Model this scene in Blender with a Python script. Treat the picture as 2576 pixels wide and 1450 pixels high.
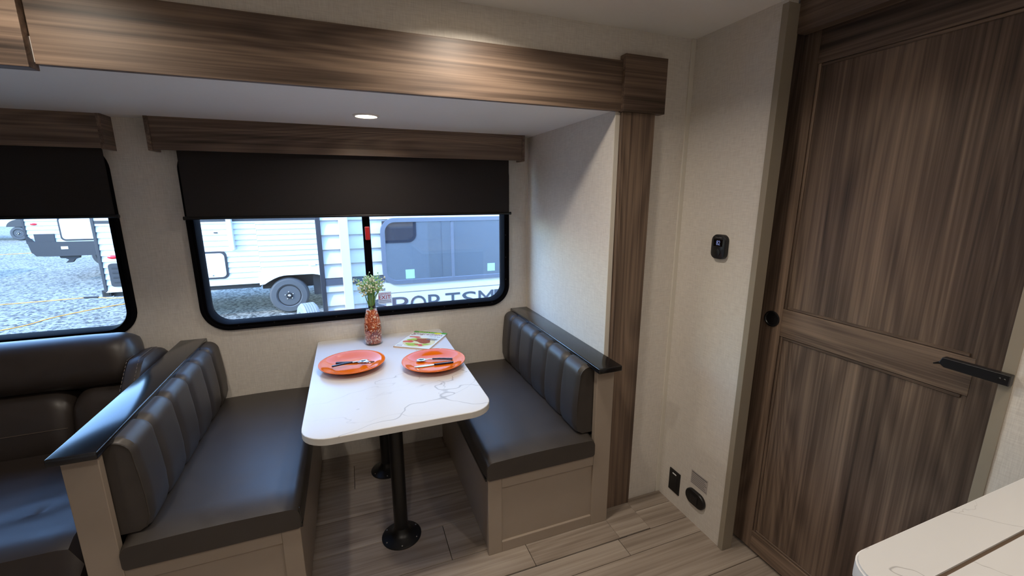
import bpy, bmesh, math, random
from mathutils import Vector, Matrix, noise
random.seed(7)
for o in list(bpy.data.objects): bpy.data.objects.remove(o)
scn = bpy.context.scene
COL = scn.collection

# ---------------------------------------------------------------- camera, sky, sun, exposure
cam_d = bpy.data.cameras.new('camera'); cam = bpy.data.objects.new('camera', cam_d); COL.objects.link(cam)
cam_d.sensor_width = 36.0; cam_d.lens = 1073.5 / 2576 * 36.0; cam_d.clip_start = 0.02; cam_d.clip_end = 300
YAW, PITCH = math.radians(20.805), math.radians(12.309)
fw = Vector((math.sin(YAW)*math.cos(PITCH), math.cos(YAW)*math.cos(PITCH), -math.sin(PITCH)))
rt = Vector((math.cos(YAW), -math.sin(YAW), 0)); up = rt.cross(fw)
cam.matrix_world = Matrix(((rt.x, up.x, -fw.x, 0), (rt.y, up.y, -fw.y, 0), (rt.z, up.z, -fw.z, 1.5), (0, 0, 0, 1)))
scn.camera = cam

world = bpy.data.worlds.new('world'); scn.world = world; world.use_nodes = True
wn = world.node_tree; wn.nodes.clear()
sky = wn.nodes.new('ShaderNodeTexSky'); sky.sky_type = 'NISHITA'; sky.sun_disc = False
sky.sun_elevation = math.radians(40.2); sky.sun_rotation = math.radians(-117.6); sky.air_density = 1.6; sky.ozone_density = 2.5; sky.dust_density = 0.3
bg = wn.nodes.new('ShaderNodeBackground'); bg.inputs['Strength'].default_value = 1.25
wo = wn.nodes.new('ShaderNodeOutputWorld')
tint = wn.nodes.new('ShaderNodeMix'); tint.data_type = 'RGBA'; tint.blend_type = 'MULTIPLY'; tint.inputs[0].default_value = 1.0; tint.inputs[7].default_value = (0.80, 0.97, 1.22, 1)
wn.links.new(sky.outputs[0], tint.inputs[6]); wn.links.new(tint.outputs[2], bg.inputs[0]); wn.links.new(bg.outputs[0], wo.inputs[0])

sun_d = bpy.data.lights.new('sun_offscreen', 'SUN'); sun_d.energy = 3.4; sun_d.angle = math.radians(0.6); sun_d.color = (1, 0.96, 0.9)
sun = bpy.data.objects.new('sun_offscreen', sun_d); COL.objects.link(sun)
sun.rotation_euler = Vector((0.21, 0.11, -0.20)).to_track_quat('-Z', 'Y').to_euler()
sun.location = (-10, -5, 12)

vs = scn.view_settings
vs.view_transform = 'Standard'; vs.look = 'None'; vs.exposure = 0.20; vs.gamma = 1.0; vs.use_curve_mapping = False

# ---------------------------------------------------------------- materials
def srgb(r, g, b):
    f = lambda c: (c/12.92 if c <= 0.04045 else ((c+0.055)/1.055)**2.4)
    return (f(r/255), f(g/255), f(b/255), 1)
MATS = {}
def new_mat(name):
    m = bpy.data.materials.new(name); m.use_nodes = True
    nt = m.node_tree; b = nt.nodes['Principled BSDF']
    MATS[name] = m
    return m, nt, b
def nd(nt, typ, **kw):
    n = nt.nodes.new(typ)
    for k, v in kw.items():
        if k in n.inputs: n.inputs[k].default_value = v
        else: setattr(n, k, v)
    return n
def plain(name, col, rough=0.5, metal=0.0, spec=0.5, var=0.06, vscale=30, bump=0.0, coat=0.0, emis=None, estr=0.0):
    m, nt, b = new_mat(name)
    tc = nd(nt, 'ShaderNodeTexCoord')
    nz = nd(nt, 'ShaderNodeTexNoise', Scale=vscale, Detail=3.0)
    nt.links.new(tc.outputs['Object'], nz.inputs['Vector'])
    mx = nd(nt, 'ShaderNodeMix', data_type='RGBA')
    mx.inputs[6].default_value = tuple(c*(1-var) for c in col[:3]) + (1,)
    mx.inputs[7].default_value = tuple(min(1, c*(1+var)) for c in col[:3]) + (1,)
    nt.links.new(nz.outputs['Fac'], mx.inputs[0]); nt.links.new(mx.outputs[2], b.inputs['Base Color'])
    b.inputs['Roughness'].default_value = rough; b.inputs['Metallic'].default_value = metal
    b.inputs['Specular IOR Level'].default_value = spec; b.inputs['Coat Weight'].default_value = coat
    if bump:
        bp = nd(nt, 'ShaderNodeBump', Strength=bump, Distance=0.002)
        nt.links.new(nz.outputs['Fac'], bp.inputs['Height']); nt.links.new(bp.outputs[0], b.inputs['Normal'])
    if emis:
        b.inputs['Emission Color'].default_value = emis; b.inputs['Emission Strength'].default_value = estr
    return m

def linen(name, col, dark):
    m, nt, b = new_mat(name)
    tc = nd(nt, 'ShaderNodeTexCoord')
    hs = []
    for sc in ((25, 25, 420), (420, 420, 25)):
        mp = nd(nt, 'ShaderNodeMapping'); mp.inputs['Scale'].default_value = sc
        nz = nd(nt, 'ShaderNodeTexNoise', Scale=1.0, Detail=2.0)
        nt.links.new(tc.outputs['Object'], mp.inputs[0]); nt.links.new(mp.outputs[0], nz.inputs['Vector']); hs.append(nz)
    ad = nd(nt, 'ShaderNodeMath', operation='ADD'); nt.links.new(hs[0].outputs['Fac'], ad.inputs[0]); nt.links.new(hs[1].outputs['Fac'], ad.inputs[1])
    mr = nd(nt, 'ShaderNodeMapRange'); mr.inputs[1].default_value = 0.7; mr.inputs[2].default_value = 1.3
    nt.links.new(ad.outputs[0], mr.inputs[0])
    mx = nd(nt, 'ShaderNodeMix', data_type='RGBA'); mx.inputs[6].default_value = dark; mx.inputs[7].default_value = col
    nt.links.new(mr.outputs[0], mx.inputs[0]); nt.links.new(mx.outputs[2], b.inputs['Base Color'])
    bp = nd(nt, 'ShaderNodeBump', Strength=0.12, Distance=0.001); nt.links.new(ad.outputs[0], bp.inputs['Height']); nt.links.new(bp.outputs[0], b.inputs['Normal'])
    b.inputs['Roughness'].default_value = 0.6; b.inputs['Specular IOR Level'].default_value = 0.35
    return m

def wood(name, axis, dark, mid, light, rough=0.45, seed=0.0, ring=1.0):
    """printed walnut: long streaks, cathedral arches and fine pores running along one axis"""
    m, nt, b = new_mat(name)
    tc = nd(nt, 'ShaderNodeTexCoord'); oi = nd(nt, 'ShaderNodeObjectInfo')
    rnd = nd(nt, 'ShaderNodeMath', operation='MULTIPLY'); rnd.inputs[1].default_value = 13.0; nt.links.new(oi.outputs['Random'], rnd.inputs[0])
    cmb = nd(nt, 'ShaderNodeCombineXYZ'); 
    for i in range(3): nt.links.new(rnd.outputs[0], cmb.inputs[i])
    va = nd(nt, 'ShaderNodeVectorMath', operation='ADD'); nt.links.new(tc.outputs['Object'], va.inputs[0]); nt.links.new(cmb.outputs[0], va.inputs[1])
    def mapped(along, across):
        mp = nd(nt, 'ShaderNodeMapping'); s = [across]*3; s['xyz'.index(axis)] = along
        mp.inputs['Scale'].default_value = s; mp.inputs['Location'].default_value = (seed, seed*1.7, seed*0.6)
        nt.links.new(va.outputs[0], mp.inputs[0]); return mp
    big = nd(nt, 'ShaderNodeTexNoise', Scale=1.0, Detail=3.0, Distortion=0.35); nt.links.new(mapped(0.45, 8).outputs[0], big.inputs['Vector'])
    # rings: sine of a smooth field gives arches where the field bends
    fld = nd(nt, 'ShaderNodeTexNoise', Scale=1.0, Detail=1.0, Distortion=0.25); nt.links.new(mapped(0.42, 4.2).outputs[0], fld.inputs['Vector'])
    mu = nd(nt, 'ShaderNodeMath', operation='MULTIPLY'); mu.inputs[1].default_value = 150*ring; nt.links.new(fld.outputs['Fac'], mu.inputs[0])
    sn = nd(nt, 'ShaderNodeMath', operation='SINE'); nt.links.new(mu.outputs[0], sn.inputs[0])
    fine = nd(nt, 'ShaderNodeTexNoise', Scale=1.0, Detail=4.0); nt.links.new(mapped(2.5, 190).outputs[0], fine.inputs['Vector'])
    mid_n = nd(nt, 'ShaderNodeTexNoise', Scale=1.0, Detail=3.0, Distortion=0.3); nt.links.new(mapped(0.6, 60).outputs[0], mid_n.inputs['Vector'])
    def mul(a, k):
        n = nd(nt, 'ShaderNodeMath', operation='MULTIPLY'); n.inputs[1].default_value = k; nt.links.new(a, n.inputs[0]); return n.outputs[0]
    def add(a, c):
        n = nd(nt, 'ShaderNodeMath', operation='ADD'); nt.links.new(a, n.inputs[0]); nt.links.new(c, n.inputs[1]); return n.outputs[0]
    tot = add(add(mul(big.outputs['Fac'], 0.66), mul(sn.outputs[0], 0.045)), add(mul(fine.outputs['Fac'], 0.36), mul(mid_n.outputs['Fac'], 0.50)))
    rp = nd(nt, 'ShaderNodeValToRGB'); e = rp.color_ramp.elements
    e[0].position = 0.50; e[0].color = dark; e[1].position = 1.0; e[1].color = light
    k = rp.color_ramp.elements.new(0.72); k.color = mid
    nt.links.new(tot, rp.inputs[0]); nt.links.new(rp.outputs[0], b.inputs['Base Color'])
    bp = nd(nt, 'ShaderNodeBump', Strength=0.10, Distance=0.0015); nt.links.new(tot, bp.inputs['Height']); nt.links.new(bp.outputs[0], b.inputs['Normal'])
    b.inputs['Roughness'].default_value = rough; b.inputs['Specular IOR Level'].default_value = 0.4
    return m

def leather(name, col, rough=0.42):
    m, nt, b = new_mat(name)
    tc = nd(nt, 'ShaderNodeTexCoord')
    n1 = nd(nt, 'ShaderNodeTexNoise', Scale=9.0, Detail=4.0, Distortion=0.6); n2 = nd(nt, 'ShaderNodeTexVoronoi', Scale=420.0)
    nt.links.new(tc.outputs['Object'], n1.inputs['Vector']); nt.links.new(tc.outputs['Object'], n2.inputs['Vector'])
    mx = nd(nt, 'ShaderNodeMix', data_type='RGBA'); mx.inputs[6].default_value = tuple(c*0.75 for c in col[:3])+(1,); mx.inputs[7].default_value = tuple(c*1.25 for c in col[:3])+(1,)
    nt.links.new(n1.outputs['Fac'], mx.inputs[0]); nt.links.new(mx.outputs[2], b.inputs['Base Color'])
    mr = nd(nt, 'ShaderNodeMapRange'); mr.inputs[3].default_value = rough-0.05; mr.inputs[4].default_value = rough+0.09
    nt.links.new(n1.outputs['Fac'], mr.inputs[0]); nt.links.new(mr.outputs[0], b.inputs['Roughness'])
    bp = nd(nt, 'ShaderNodeBump', Strength=0.10, Distance=0.0006); nt.links.new(n2.outputs['Distance'], bp.inputs['Height']); nt.links.new(bp.outputs[0], b.inputs['Normal'])
    b.inputs['Specular IOR Level'].default_value = 0.55
    return m

def marble(name, base, vein, scale=2.2, seed=0.0, rough=0.22):
    m, nt, b = new_mat(name)
    tc = nd(nt, 'ShaderNodeTexCoord')
    def veins(sc, w, sd, rot):
        mp = nd(nt, 'ShaderNodeMapping'); mp.inputs['Location'].default_value = (sd, sd*2.1, 0); mp.inputs['Rotation'].default_value = (0, 0, rot); mp.inputs['Scale'].default_value = (sc*0.6, sc, 1)
        nt.links.new(tc.outputs['Object'], mp.inputs[0])
        nz = nd(nt, 'ShaderNodeTexNoise', Scale=1.0, Detail=5.0, Roughness=0.42, Distortion=0.3); nt.links.new(mp.outputs[0], nz.inputs['Vector'])
        s = nd(nt, 'ShaderNodeMath', operation='SUBTRACT'); s.inputs[1].default_value = 0.5; nt.links.new(nz.outputs['Fac'], s.inputs[0])
        a = nd(nt, 'ShaderNodeMath', operation='ABSOLUTE'); nt.links.new(s.outputs[0], a.inputs[0])
        r = nd(nt, 'ShaderNodeMapRange'); r.inputs[1].default_value = 0.0; r.inputs[2].default_value = w; r.inputs[3].default_value = 1.0; r.inputs[4].default_value = 0.0
        nt.links.new(a.outputs[0], r.inputs[0]); return r.outputs[0]
    v1 = veins(scale, 0.0014, seed, 0.6); v2 = veins(scale*1.5, 0.0014, seed+5.3, -0.5)
    mk = nd(nt, 'ShaderNodeTexNoise', Scale=3.2, Detail=2.0); nt.links.new(tc.outputs['Object'], mk.inputs['Vector'])
    mkr = nd(nt, 'ShaderNodeMapRange'); mkr.inputs[1].default_value = 0.42; mkr.inputs[2].default_value = 0.62; nt.links.new(mk.outputs['Fac'], mkr.inputs[0])
    ml = nd(nt, 'ShaderNodeMath', operation='MULTIPLY'); nt.links.new(v2, ml.inputs[0]); nt.links.new(mkr.outputs[0], ml.inputs[1])
    mm = nd(nt, 'ShaderNodeMath', operation='MAXIMUM'); nt.links.new(v1, mm.inputs[0]); nt.links.new(ml.outputs[0], mm.inputs[1])
    k = nd(nt, 'ShaderNodeMath', operation='MULTIPLY'); k.inputs[1].default_value = 0.6; nt.links.new(mm.outputs[0], k.inputs[0])
    mx = nd(nt, 'ShaderNodeMix', data_type='RGBA'); mx.inputs[6].default_value = base; mx.inputs[7].default_value = vein
    nt.links.new(k.outputs[0], mx.inputs[0]); nt.links.new(mx.outputs[2], b.inputs['Base Color'])
    b.inputs['Roughness'].default_value = rough
    return m

def thin_glass(name, tint=(1, 1, 1, 1), ior=1.45, boost=1.0):
    m, nt, b = new_mat(name); nt.nodes.remove(b)
    out = nt.nodes['Material Output']
    lw = nd(nt, 'ShaderNodeLayerWeight', Blend=0.5); pw = nd(nt, 'ShaderNodeMath', operation='POWER'); pw.inputs[1].default_value = 5.0; nt.links.new(lw.outputs['Facing'], pw.inputs[0])
    ml = nd(nt, 'ShaderNodeMath', operation='MULTIPLY_ADD'); ml.inputs[1].default_value = 0.9*boost; ml.inputs[2].default_value = 0.04*boost; nt.links.new(pw.outputs[0], ml.inputs[0])
    tr = nd(nt, 'ShaderNodeBsdfTransparent'); tr.inputs[0].default_value = tint
    gl = nd(nt, 'ShaderNodeBsdfGlossy'); gl.inputs['Roughness'].default_value = 0.01
    mx = nd(nt, 'ShaderNodeMixShader'); nt.links.new(ml.outputs[0], mx.inputs[0]); nt.links.new(tr.outputs[0], mx.inputs[1]); nt.links.new(gl.outputs[0], mx.inputs[2])
    nt.links.new(mx.outputs[0], out.inputs[0])
    return m

def mirror_glass(name):
    m, nt, b = new_mat(name)
    out = nt.nodes['Material Output']
    b.inputs['Base Color'].default_value = (0.03, 0.04, 0.06, 1); b.inputs['Roughness'].default_value = 0.05
    gl = nd(nt, 'ShaderNodeBsdfGlossy'); gl.inputs['Roughness'].default_value = 0.02; gl.inputs[0].default_value = (0.72, 0.84, 1, 1)
    mx = nd(nt, 'ShaderNodeMixShader'); mx.inputs[0].default_value = 0.27
    nt.links.new(b.outputs[0], mx.inputs[1]); nt.links.new(gl.outputs[0], mx.inputs[2]); nt.links.new(mx.outputs[0], out.inputs[0])
    return m

def gravel(name):
    m, nt, b = new_mat(name)
    tc = nd(nt, 'ShaderNodeTexCoord')
    v = nd(nt, 'ShaderNodeTexVoronoi', Scale=22.0); n = nd(nt, 'ShaderNodeTexNoise', Scale=60.0, Detail=6.0, Roughness=0.7); p = nd(nt, 'ShaderNodeTexNoise', Scale=0.7, Detail=4.0)
    for q in (v, n, p): nt.links.new(tc.outputs['Object'], q.inputs['Vector'])
    a = nd(nt, 'ShaderNodeMix', data_type='RGBA'); a.inputs[0].default_value = 0.55
    nt.links.new(v.outputs['Color'], a.inputs[6]); nt.links.new(n.outputs['Color'], a.inputs[7])
    bw = nd(nt, 'ShaderNodeRGBToBW'); nt.links.new(a.outputs[2], bw.inputs[0])
    rp = nd(nt, 'ShaderNodeValToRGB'); e = rp.color_ramp.elements
    e[0].position = 0.36; e[0].color = srgb(50, 50, 50); e[1].position = 0.58; e[1].color = srgb(152, 150, 142)
    nt.links.new(bw.outputs[0], rp.inputs[0])
    mx = nd(nt, 'ShaderNodeMix', data_type='RGBA', blend_type='MULTIPLY'); mx.inputs[0].default_value = 0.35
    nt.links.new(rp.outputs[0], mx.inputs[6]); nt.links.new(p.outputs['Fac'], mx.inputs[7]); nt.links.new(mx.outputs[2], b.inputs['Base Color'])
    bp = nd(nt, 'ShaderNodeBump', Strength=0.7, Distance=0.03); nt.links.new(bw.outputs[0], bp.inputs['Height']); nt.links.new(bp.outputs[0], b.inputs['Normal'])
    b.inputs['Roughness'].default_value = 0.9
    return m

M_WALL = linen('linen_wallboard', srgb(225, 219, 210), srgb(206, 199, 190))
M_CEIL = plain('ceiling_white', srgb(238, 236, 232), 0.55, var=0.02, vscale=60, bump=0.05)
WD, WM, WL = srgb(50, 40, 34), srgb(98, 81, 69), srgb(146, 124, 106)
M_WX = wood('walnut_along_x', 'x', WD, WM, WL)
M_WY = wood('walnut_along_y', 'y', WD, WM, WL, seed=3.1)
M_WZ = wood('walnut_upright', 'z', WD, WM, WL, seed=6.3)
M_FLOOR = wood('greige_plank', 'x', srgb(112, 99, 88), srgb(146, 133, 121), srgb(172, 160, 148), rough=0.45, seed=1.4, ring=0.7)
M_GREIGE = plain('greige_paint', srgb(160, 146, 132), 0.5, var=0.03)
M_TRIM = plain('taupe_edge_trim', srgb(150, 140, 124), 0.5, var=0.03)
M_BEAD = plain('ivory_corner_bead', srgb(214, 208, 196), 0.5, var=0.02)
M_LEA = leather('dark_taupe_leather', srgb(60, 55, 51))
M_SOFA = leather('dark_brown_leather', srgb(50, 43, 39), 0.40)
M_STITCH = plain('tan_thread', srgb(112, 98, 84), 0.8)
M_BLACK = plain('black_satin', srgb(22, 22, 25), 0.30, spec=0.5, var=0.1)
M_CAP = plain('black_lacquer', srgb(16, 16, 19), 0.16, spec=0.9, var=0.1)
M_BLKMET = plain('black_powder_coat', srgb(14, 14, 15), 0.38, var=0.1)
M_WFR = plain('black_window_frame', srgb(15, 14, 18), 0.6, spec=0.02, var=0.1)
M_FABRIC = plain('black_shade_cloth', srgb(50, 47, 47), 0.85, spec=0.2, var=0.15, vscale=300, bump=0.1)
M_SCREW = plain('steel_screw', srgb(190, 190, 192), 0.25, metal=1.0)
M_STEEL = plain('polished_steel', srgb(225, 225, 228), 0.12, metal=1.0, var=0.02)
M_NAVY = plain('navy_handle', srgb(16, 18, 40), 0.25)
M_MARB = marble('white_marble_laminate', srgb(210, 210, 211), srgb(112, 110, 110), scale=1.3, seed=7.7, rough=0.28)
M_MARBEDGE = plain('white_edge_band', srgb(208, 205, 200), 0.4, var=0.02)
M_CNT = marble('counter_marble_laminate', srgb(210, 210, 211), srgb(112, 110, 110), scale=2.4, seed=9.0, rough=0.3)
M_CNTEDGE = plain('counter_white_edge', srgb(226, 226, 228), 0.4, var=0.02)
M_ORANGE = plain('orange_glaze', srgb(222, 102, 8), 0.09, spec=0.36, var=0.02)
M_GLASS = thin_glass('window_glass', (0.97, 0.985, 0.99, 1))
M_VASE = thin_glass('vase_glass', (0.985, 0.99, 0.99, 1), boost=0.8)
M_MIRROR = mirror_glass('tinted_trailer_glass')
def paper(name, col):
    m, nt, b = new_mat(name); out = nt.nodes['Material Output']
    b.inputs['Base Color'].default_value = col; b.inputs['Roughness'].default_value = 0.6
    tl = nd(nt, 'ShaderNodeBsdfTranslucent'); tl.inputs[0].default_value = col
    mx = nd(nt, 'ShaderNodeMixShader'); mx.inputs[0].default_value = 0.45
    nt.links.new(b.outputs[0], mx.inputs[1]); nt.links.new(tl.outputs[0], mx.inputs[2]); nt.links.new(mx.outputs[0], out.inputs[0])
    return m
M_PAPER = paper('translucent_sticker', srgb(238, 236, 236))
M_RED = plain('red_plastic', srgb(205, 38, 42), 0.4)
M_WHITE = plain('white_print', srgb(235, 235, 235), 0.5, var=0.02)
M_REDINK = plain('red_ink', srgb(196, 30, 34), 0.5)
M_GREYINK = plain('grey_ink', srgb(110, 108, 108), 0.6)
M_DIFF = plain('lit_led_diffuser', srgb(255, 240, 215), 0.5, emis=(1, 0.80, 0.52, 1), estr=9.0)
M_RING = plain('white_lamp_ring', srgb(232, 228, 222), 0.4)
M_SCREEN = plain('thermostat_screen', srgb(6, 6, 9), 0.08)
M_DIGIT = plain('lit_digit', srgb(90, 100, 150), 0.5, emis=(0.35, 0.42, 0.85, 1), estr=0.35)
M_STKR = plain('grey_warning_print', srgb(182, 174, 170), 0.45, var=0.12, vscale=400)
M_STEM = plain('green_stem', srgb(122, 168, 88), 0.6, var=0.2)
M_BLOOM = plain('cream_blossom', srgb(236, 238, 214), 0.7, var=0.1)
M_LEAF = plain('pale_green_bud', srgb(150, 196, 120), 0.7, var=0.2)
M_GRAVEL = gravel('pale_gravel')
M_SIDE = plain('white_aluminium_siding', srgb(198, 199, 200), 0.45, var=0.02)
M_SIDEBLK = plain('dark_trailer_trim', srgb(38, 40, 48), 0.5)
M_CHAR = plain('charcoal_underbody', srgb(34, 36, 42), 0.7)
M_TIRE = plain('tyre_rubber', srgb(66, 68, 72), 0.75, var=0.15)
M_RIM = plain('dark_wheel', srgb(16, 17, 22), 0.55, spec=0.3)
M_STRIPE = plain('graphite_stripe', srgb(70, 76, 88), 0.4)
M_CORD = plain('orange_cord', srgb(232, 160, 60), 0.5)
M_TAIL = plain('red_tail_lamp', srgb(214, 30, 44), 0.2)
M_GREENST = plain('pale_green_sticker', srgb(150, 200, 178), 0.5)

def vase_fill(name):  # orange plates refracted in clear water, put into the colour with pale specks
    m, nt, b = new_mat(name)
    tc = nd(nt, 'ShaderNodeTexCoord')
    v = nd(nt, 'ShaderNodeTexNoise', Scale=42.0, Detail=3.0, Distortion=1.4); s = nd(nt, 'ShaderNodeTexNoise', Scale=110.0, Detail=2.0)
    nt.links.new(tc.outputs['Object'], v.inputs['Vector']); nt.links.new(tc.outputs['Object'], s.inputs['Vector'])
    rp = nd(nt, 'ShaderNodeValToRGB'); e = rp.color_ramp.elements
    e[0].position = 0.32; e[0].color = srgb(104, 36, 22); e[1].position = 0.70; e[1].color = srgb(226, 150, 104)
    k = e.new(0.52); k.color = srgb(178, 84, 50)
    nt.links.new(v.outputs['Fac'], rp.inputs[0])
    mr = nd(nt, 'ShaderNodeMapRange'); mr.inputs[1].default_value = 0.58; mr.inputs[2].default_value = 0.66; nt.links.new(s.outputs['Fac'], mr.inputs[0])
    mx = nd(nt, 'ShaderNodeMix', data_type='RGBA'); mx.inputs[7].default_value = srgb(248, 226, 196)
    nt.links.new(mr.outputs[0], mx.inputs[0]); nt.links.new(rp.outputs[0], mx.inputs[6]); nt.links.new(mx.outputs[2], b.inputs['Base Color'])
    b.inputs['Roughness'].default_value = 0.15
    return m
M_FILL = vase_fill('painted_amber_water')

# ---------------------------------------------------------------- mesh helpers
def box(bm, x0, x1, y0, y1, z0, z1, bev=0.0, seg=2):
    vs_ = [bm.verts.new((x, y, z)) for z in (z0, z1) for y in (y0, y1) for x in (x0, x1)]
    fs = [(0, 2, 3, 1), (4, 5, 7, 6), (0, 1, 5, 4), (2, 6, 7, 3), (0, 4, 6, 2), (1, 3, 7, 5)]
    faces = [bm.faces.new([vs_[i] for i in f]) for f in fs]
    if bev:
        ed = list({e for f in faces for e in f.edges})
        bmesh.ops.bevel(bm, geom=ed, offset=bev, segments=seg, affect='EDGES', profile=0.5)
    return bm
def B(*a, **k): return box(bmesh.new(), *a, **k)
def loft(bm, rings, closed=True, cap=True, wrap=False):
    R = [[bm.verts.new(p) for p in r] for r in rings]
    n = len(R[0])
    pairs = list(zip(R[:-1], R[1:])) + ([(R[-1], R[0])] if wrap else [])
    for a, c in pairs:
        for i in range(n if closed else n-1):
            j = (i+1) % n
            try: bm.faces.new((a[i], a[j], c[j], c[i]))
            except ValueError: pass
    if cap and not wrap and closed:
        bm.faces.new(R[0][::-1]); bm.faces.new(R[-1])
    bmesh.ops.recalc_face_normals(bm, faces=bm.faces[:])
    return bm
def lathe(bm, prof, n=32, c=(0, 0, 0), axis='z', cap=True):
    rings = []
    for r, h in prof:
        ring = []
        for i in range(n):
            a = 2*math.pi*i/n; u, v = r*math.cos(a), r*math.sin(a)
            p = {'z': (u, v, h), 'y': (u, h, v), 'x': (h, u, v)}[axis]
            ring.append((p[0]+c[0], p[1]+c[1], p[2]+c[2]))
        rings.append(ring)
    return loft(bm, rings, cap=cap)
def tube(bm, pts, r, n=6, cap=True):
    pts = [Vector(p) for p in pts]; rings = []
    for i, p in enumerate(pts):
        t = (pts[min(i+1, len(pts)-1)] - pts[max(i-1, 0)]).normalized()
        a = t.orthogonal().normalized() if i == 0 else (a0 - t*a0.dot(t)).normalized()
        a0 = a; b_ = t.cross(a); rr = r[i] if isinstance(r, (list, tuple)) else r
        rings.append([p + a*rr*math.cos(2*math.pi*k/n) + b_*rr*math.sin(2*math.pi*k/n) for k in range(n)])
    return loft(bm, rings, cap=cap)
def rrect(x0, x1, z0, z1, r, n=8):
    pts = []
    for cx, cz, a0 in ((x1-r, z1-r, 0), (x0+r, z1-r, 90), (x0+r, z0+r, 180), (x1-r, z0+r, 270)):
        for i in range(n+1):
            a = math.radians(a0 + 90*i/n); pts.append((cx+r*math.cos(a), cz+r*math.sin(a)))
    return pts
def prism(bm, poly, lo, hi, axis='y'):
    def P(u, v, w): return {'y': (u, w, v), 'x': (w, u, v), 'z': (u, v, w)}[axis]
    return loft(bm, [[P(u, v, lo) for u, v in poly], [P(u, v, hi) for u, v in poly]])
def root_matrix(p):
    while p.parent: p = p.parent
    return p.matrix_basis
def obj(name, bm, mat, parent=None, smooth=False, bevel=0.0, label=None, sub=0):
    if isinstance(bm, bpy.types.Mesh): me = bm
    else:
        bmesh.ops.recalc_face_normals(bm, faces=bm.faces[:])
        if parent is not None: bm.transform(root_matrix(parent).inverted())
        me = bpy.data.meshes.new(name); bm.to_mesh(me); bm.free()
    o = bpy.data.objects.new(name, me); COL.objects.link(o)
    if mat: me.materials.clear(); me.materials.append(mat)
    if parent is not None: o.parent = parent
    if smooth:
        for p in me.polygons: p.use_smooth = True
    if smooth == 'auto': 
        me.set_sharp_from_angle(angle=math.radians(35))
    if bevel:
        md = o.modifiers.new('soft edges', 'BEVEL'); md.width = bevel; md.segments = 2; md.limit_method = 'ANGLE'
    if sub:
        md = o.modifiers.new('smooth', 'SUBSURF'); md.levels = sub; md.render_levels = sub
    if label: o['label'] = label
    return o
def tag(o, label, cat, group=None, kind=None):
    o['label'] = label; o['category'] = cat
    if group: o['group'] = group
    if kind: o['kind'] = kind
    return o
def thing(name, label, cat, loc=(0, 0, 0), rz=0.0, group=None, kind=None):
    o = bpy.data.objects.new(name, None); COL.objects.link(o); o.empty_display_size = 0.05
    o.location = loc; o.rotation_euler = (0, 0, rz)
    o.matrix_basis = Matrix.Translation(loc) @ Matrix.Rotation(rz, 4, 'Z')
    return tag(o, label, cat, group, kind)
def struct(name, bm, mat, label, cat, **k):
    return tag(obj(name, bm, mat, **k), label, cat, kind='structure')
def text_bm(s, size, x=0, y=0, width=None, height=None, depth=0.0006, spacing=1.0):
    """flat lettering in the xy plane, starting at x with its baseline on y"""
    cu = bpy.data.curves.new('lettering', 'FONT'); cu.body = s; cu.size = size; cu.extrude = depth/2; cu.space_character = spacing; cu.resolution_u = 4
    o = bpy.data.objects.new('lettering', cu); COL.objects.link(o)
    dg = bpy.context.evaluated_depsgraph_get(); me = bpy.data.meshes.new_from_object(o.evaluated_get(dg))
    bm = bmesh.new(); bm.from_mesh(me); bpy.data.objects.remove(o); bpy.data.curves.remove(cu); bpy.data.meshes.remove(me)
    xs = [v.co.x for v in bm.verts]; ys = [v.co.y for v in bm.verts]
    sx = width/(max(xs)-min(xs)) if width else 1; sy = height/(max(ys)-min(ys)) if height else 1
    for v in bm.verts: v.co.x = x + (v.co.x-min(xs))*sx; v.co.y = y + (v.co.y-min(ys))*sy
    return bm
FACE_Y = Matrix(((1, 0, 0, 0), (0, 0, -1, 0), (0, 1, 0, 0), (0, 0, 0, 1)))      # xy lettering -> upright, read from -Y
FACE_X = Matrix(((0, 0, -1, 0), (-1, 0, 0, 0), (0, 1, 0, 0), (0, 0, 0, 1)))     # upright, read from -X (text runs toward -Y)

# ---------------------------------------------------------------- main dimensions (metres)
F, D, XR, XS = 1.552, 2.447, 1.405, 1.03          # main wall, slide-out rear wall, partition, slide-out side wall
HC, HS = 2.13, 1.83                               # main ceiling, slide-out ceiling
XL, YB = -3.3, -0.85                              # ends of the trailer interior outside the view
G = -0.75                                         # gravel lot

# ---------------------------------------------------------------- setting: shell
W2 = (-0.715, 0.908, 0.828, 1.735); W1 = (-2.60, -0.962, 0.85, 1.735)
def wall_with_holes(outer, holes, y0, y1):
    bm = bmesh.new(); edges = []
    for loop in [outer] + holes:
        v = [bm.verts.new((x, y0, z)) for x, z in loop]
        edges += [bm.edges.new((v[i], v[(i+1) % len(v)])) for i in range(len(v))]
    res = bmesh.ops.triangle_fill(bm, edges=edges, use_beauty=True)
    faces = [g for g in res['geom'] if isinstance(g, bmesh.types.BMFace)]
    ex = bmesh.ops.extrude_face_region(bm, geom=faces)
    bmesh.ops.translate(bm, vec=(0, y1-y0, 0), verts=[g for g in ex['geom'] if isinstance(g, bmesh.types.BMVert)])
    return bm
hole = lambda w: rrect(w[0]+0.02, w[1]-0.02, w[2]+0.02, w[3]-0.02, 0.10, 10)
struct('wall_slide_rear', wall_with_holes([(XL, -0.05), (XS+0.04, -0.05), (XS+0.04, HS+0.06), (XL, HS+0.06)], [hole(W2), hole(W1)], D, D+0.045), M_WALL, 'cream linen-look rear wall of the slide-out around both windows', 'wall')
struct('wall_slide_right', B(XS, XS+0.04, F, D, -0.05, HS+0.06), M_WALL, 'pale slide-out side wall beside the wooden post', 'wall')
struct('wall_slide_left', B(XL-0.04, XL, F, D+0.045, -0.05, HS+0.06), M_WALL, 'far end wall of the slide-out beyond the sofa', 'wall')
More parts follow.
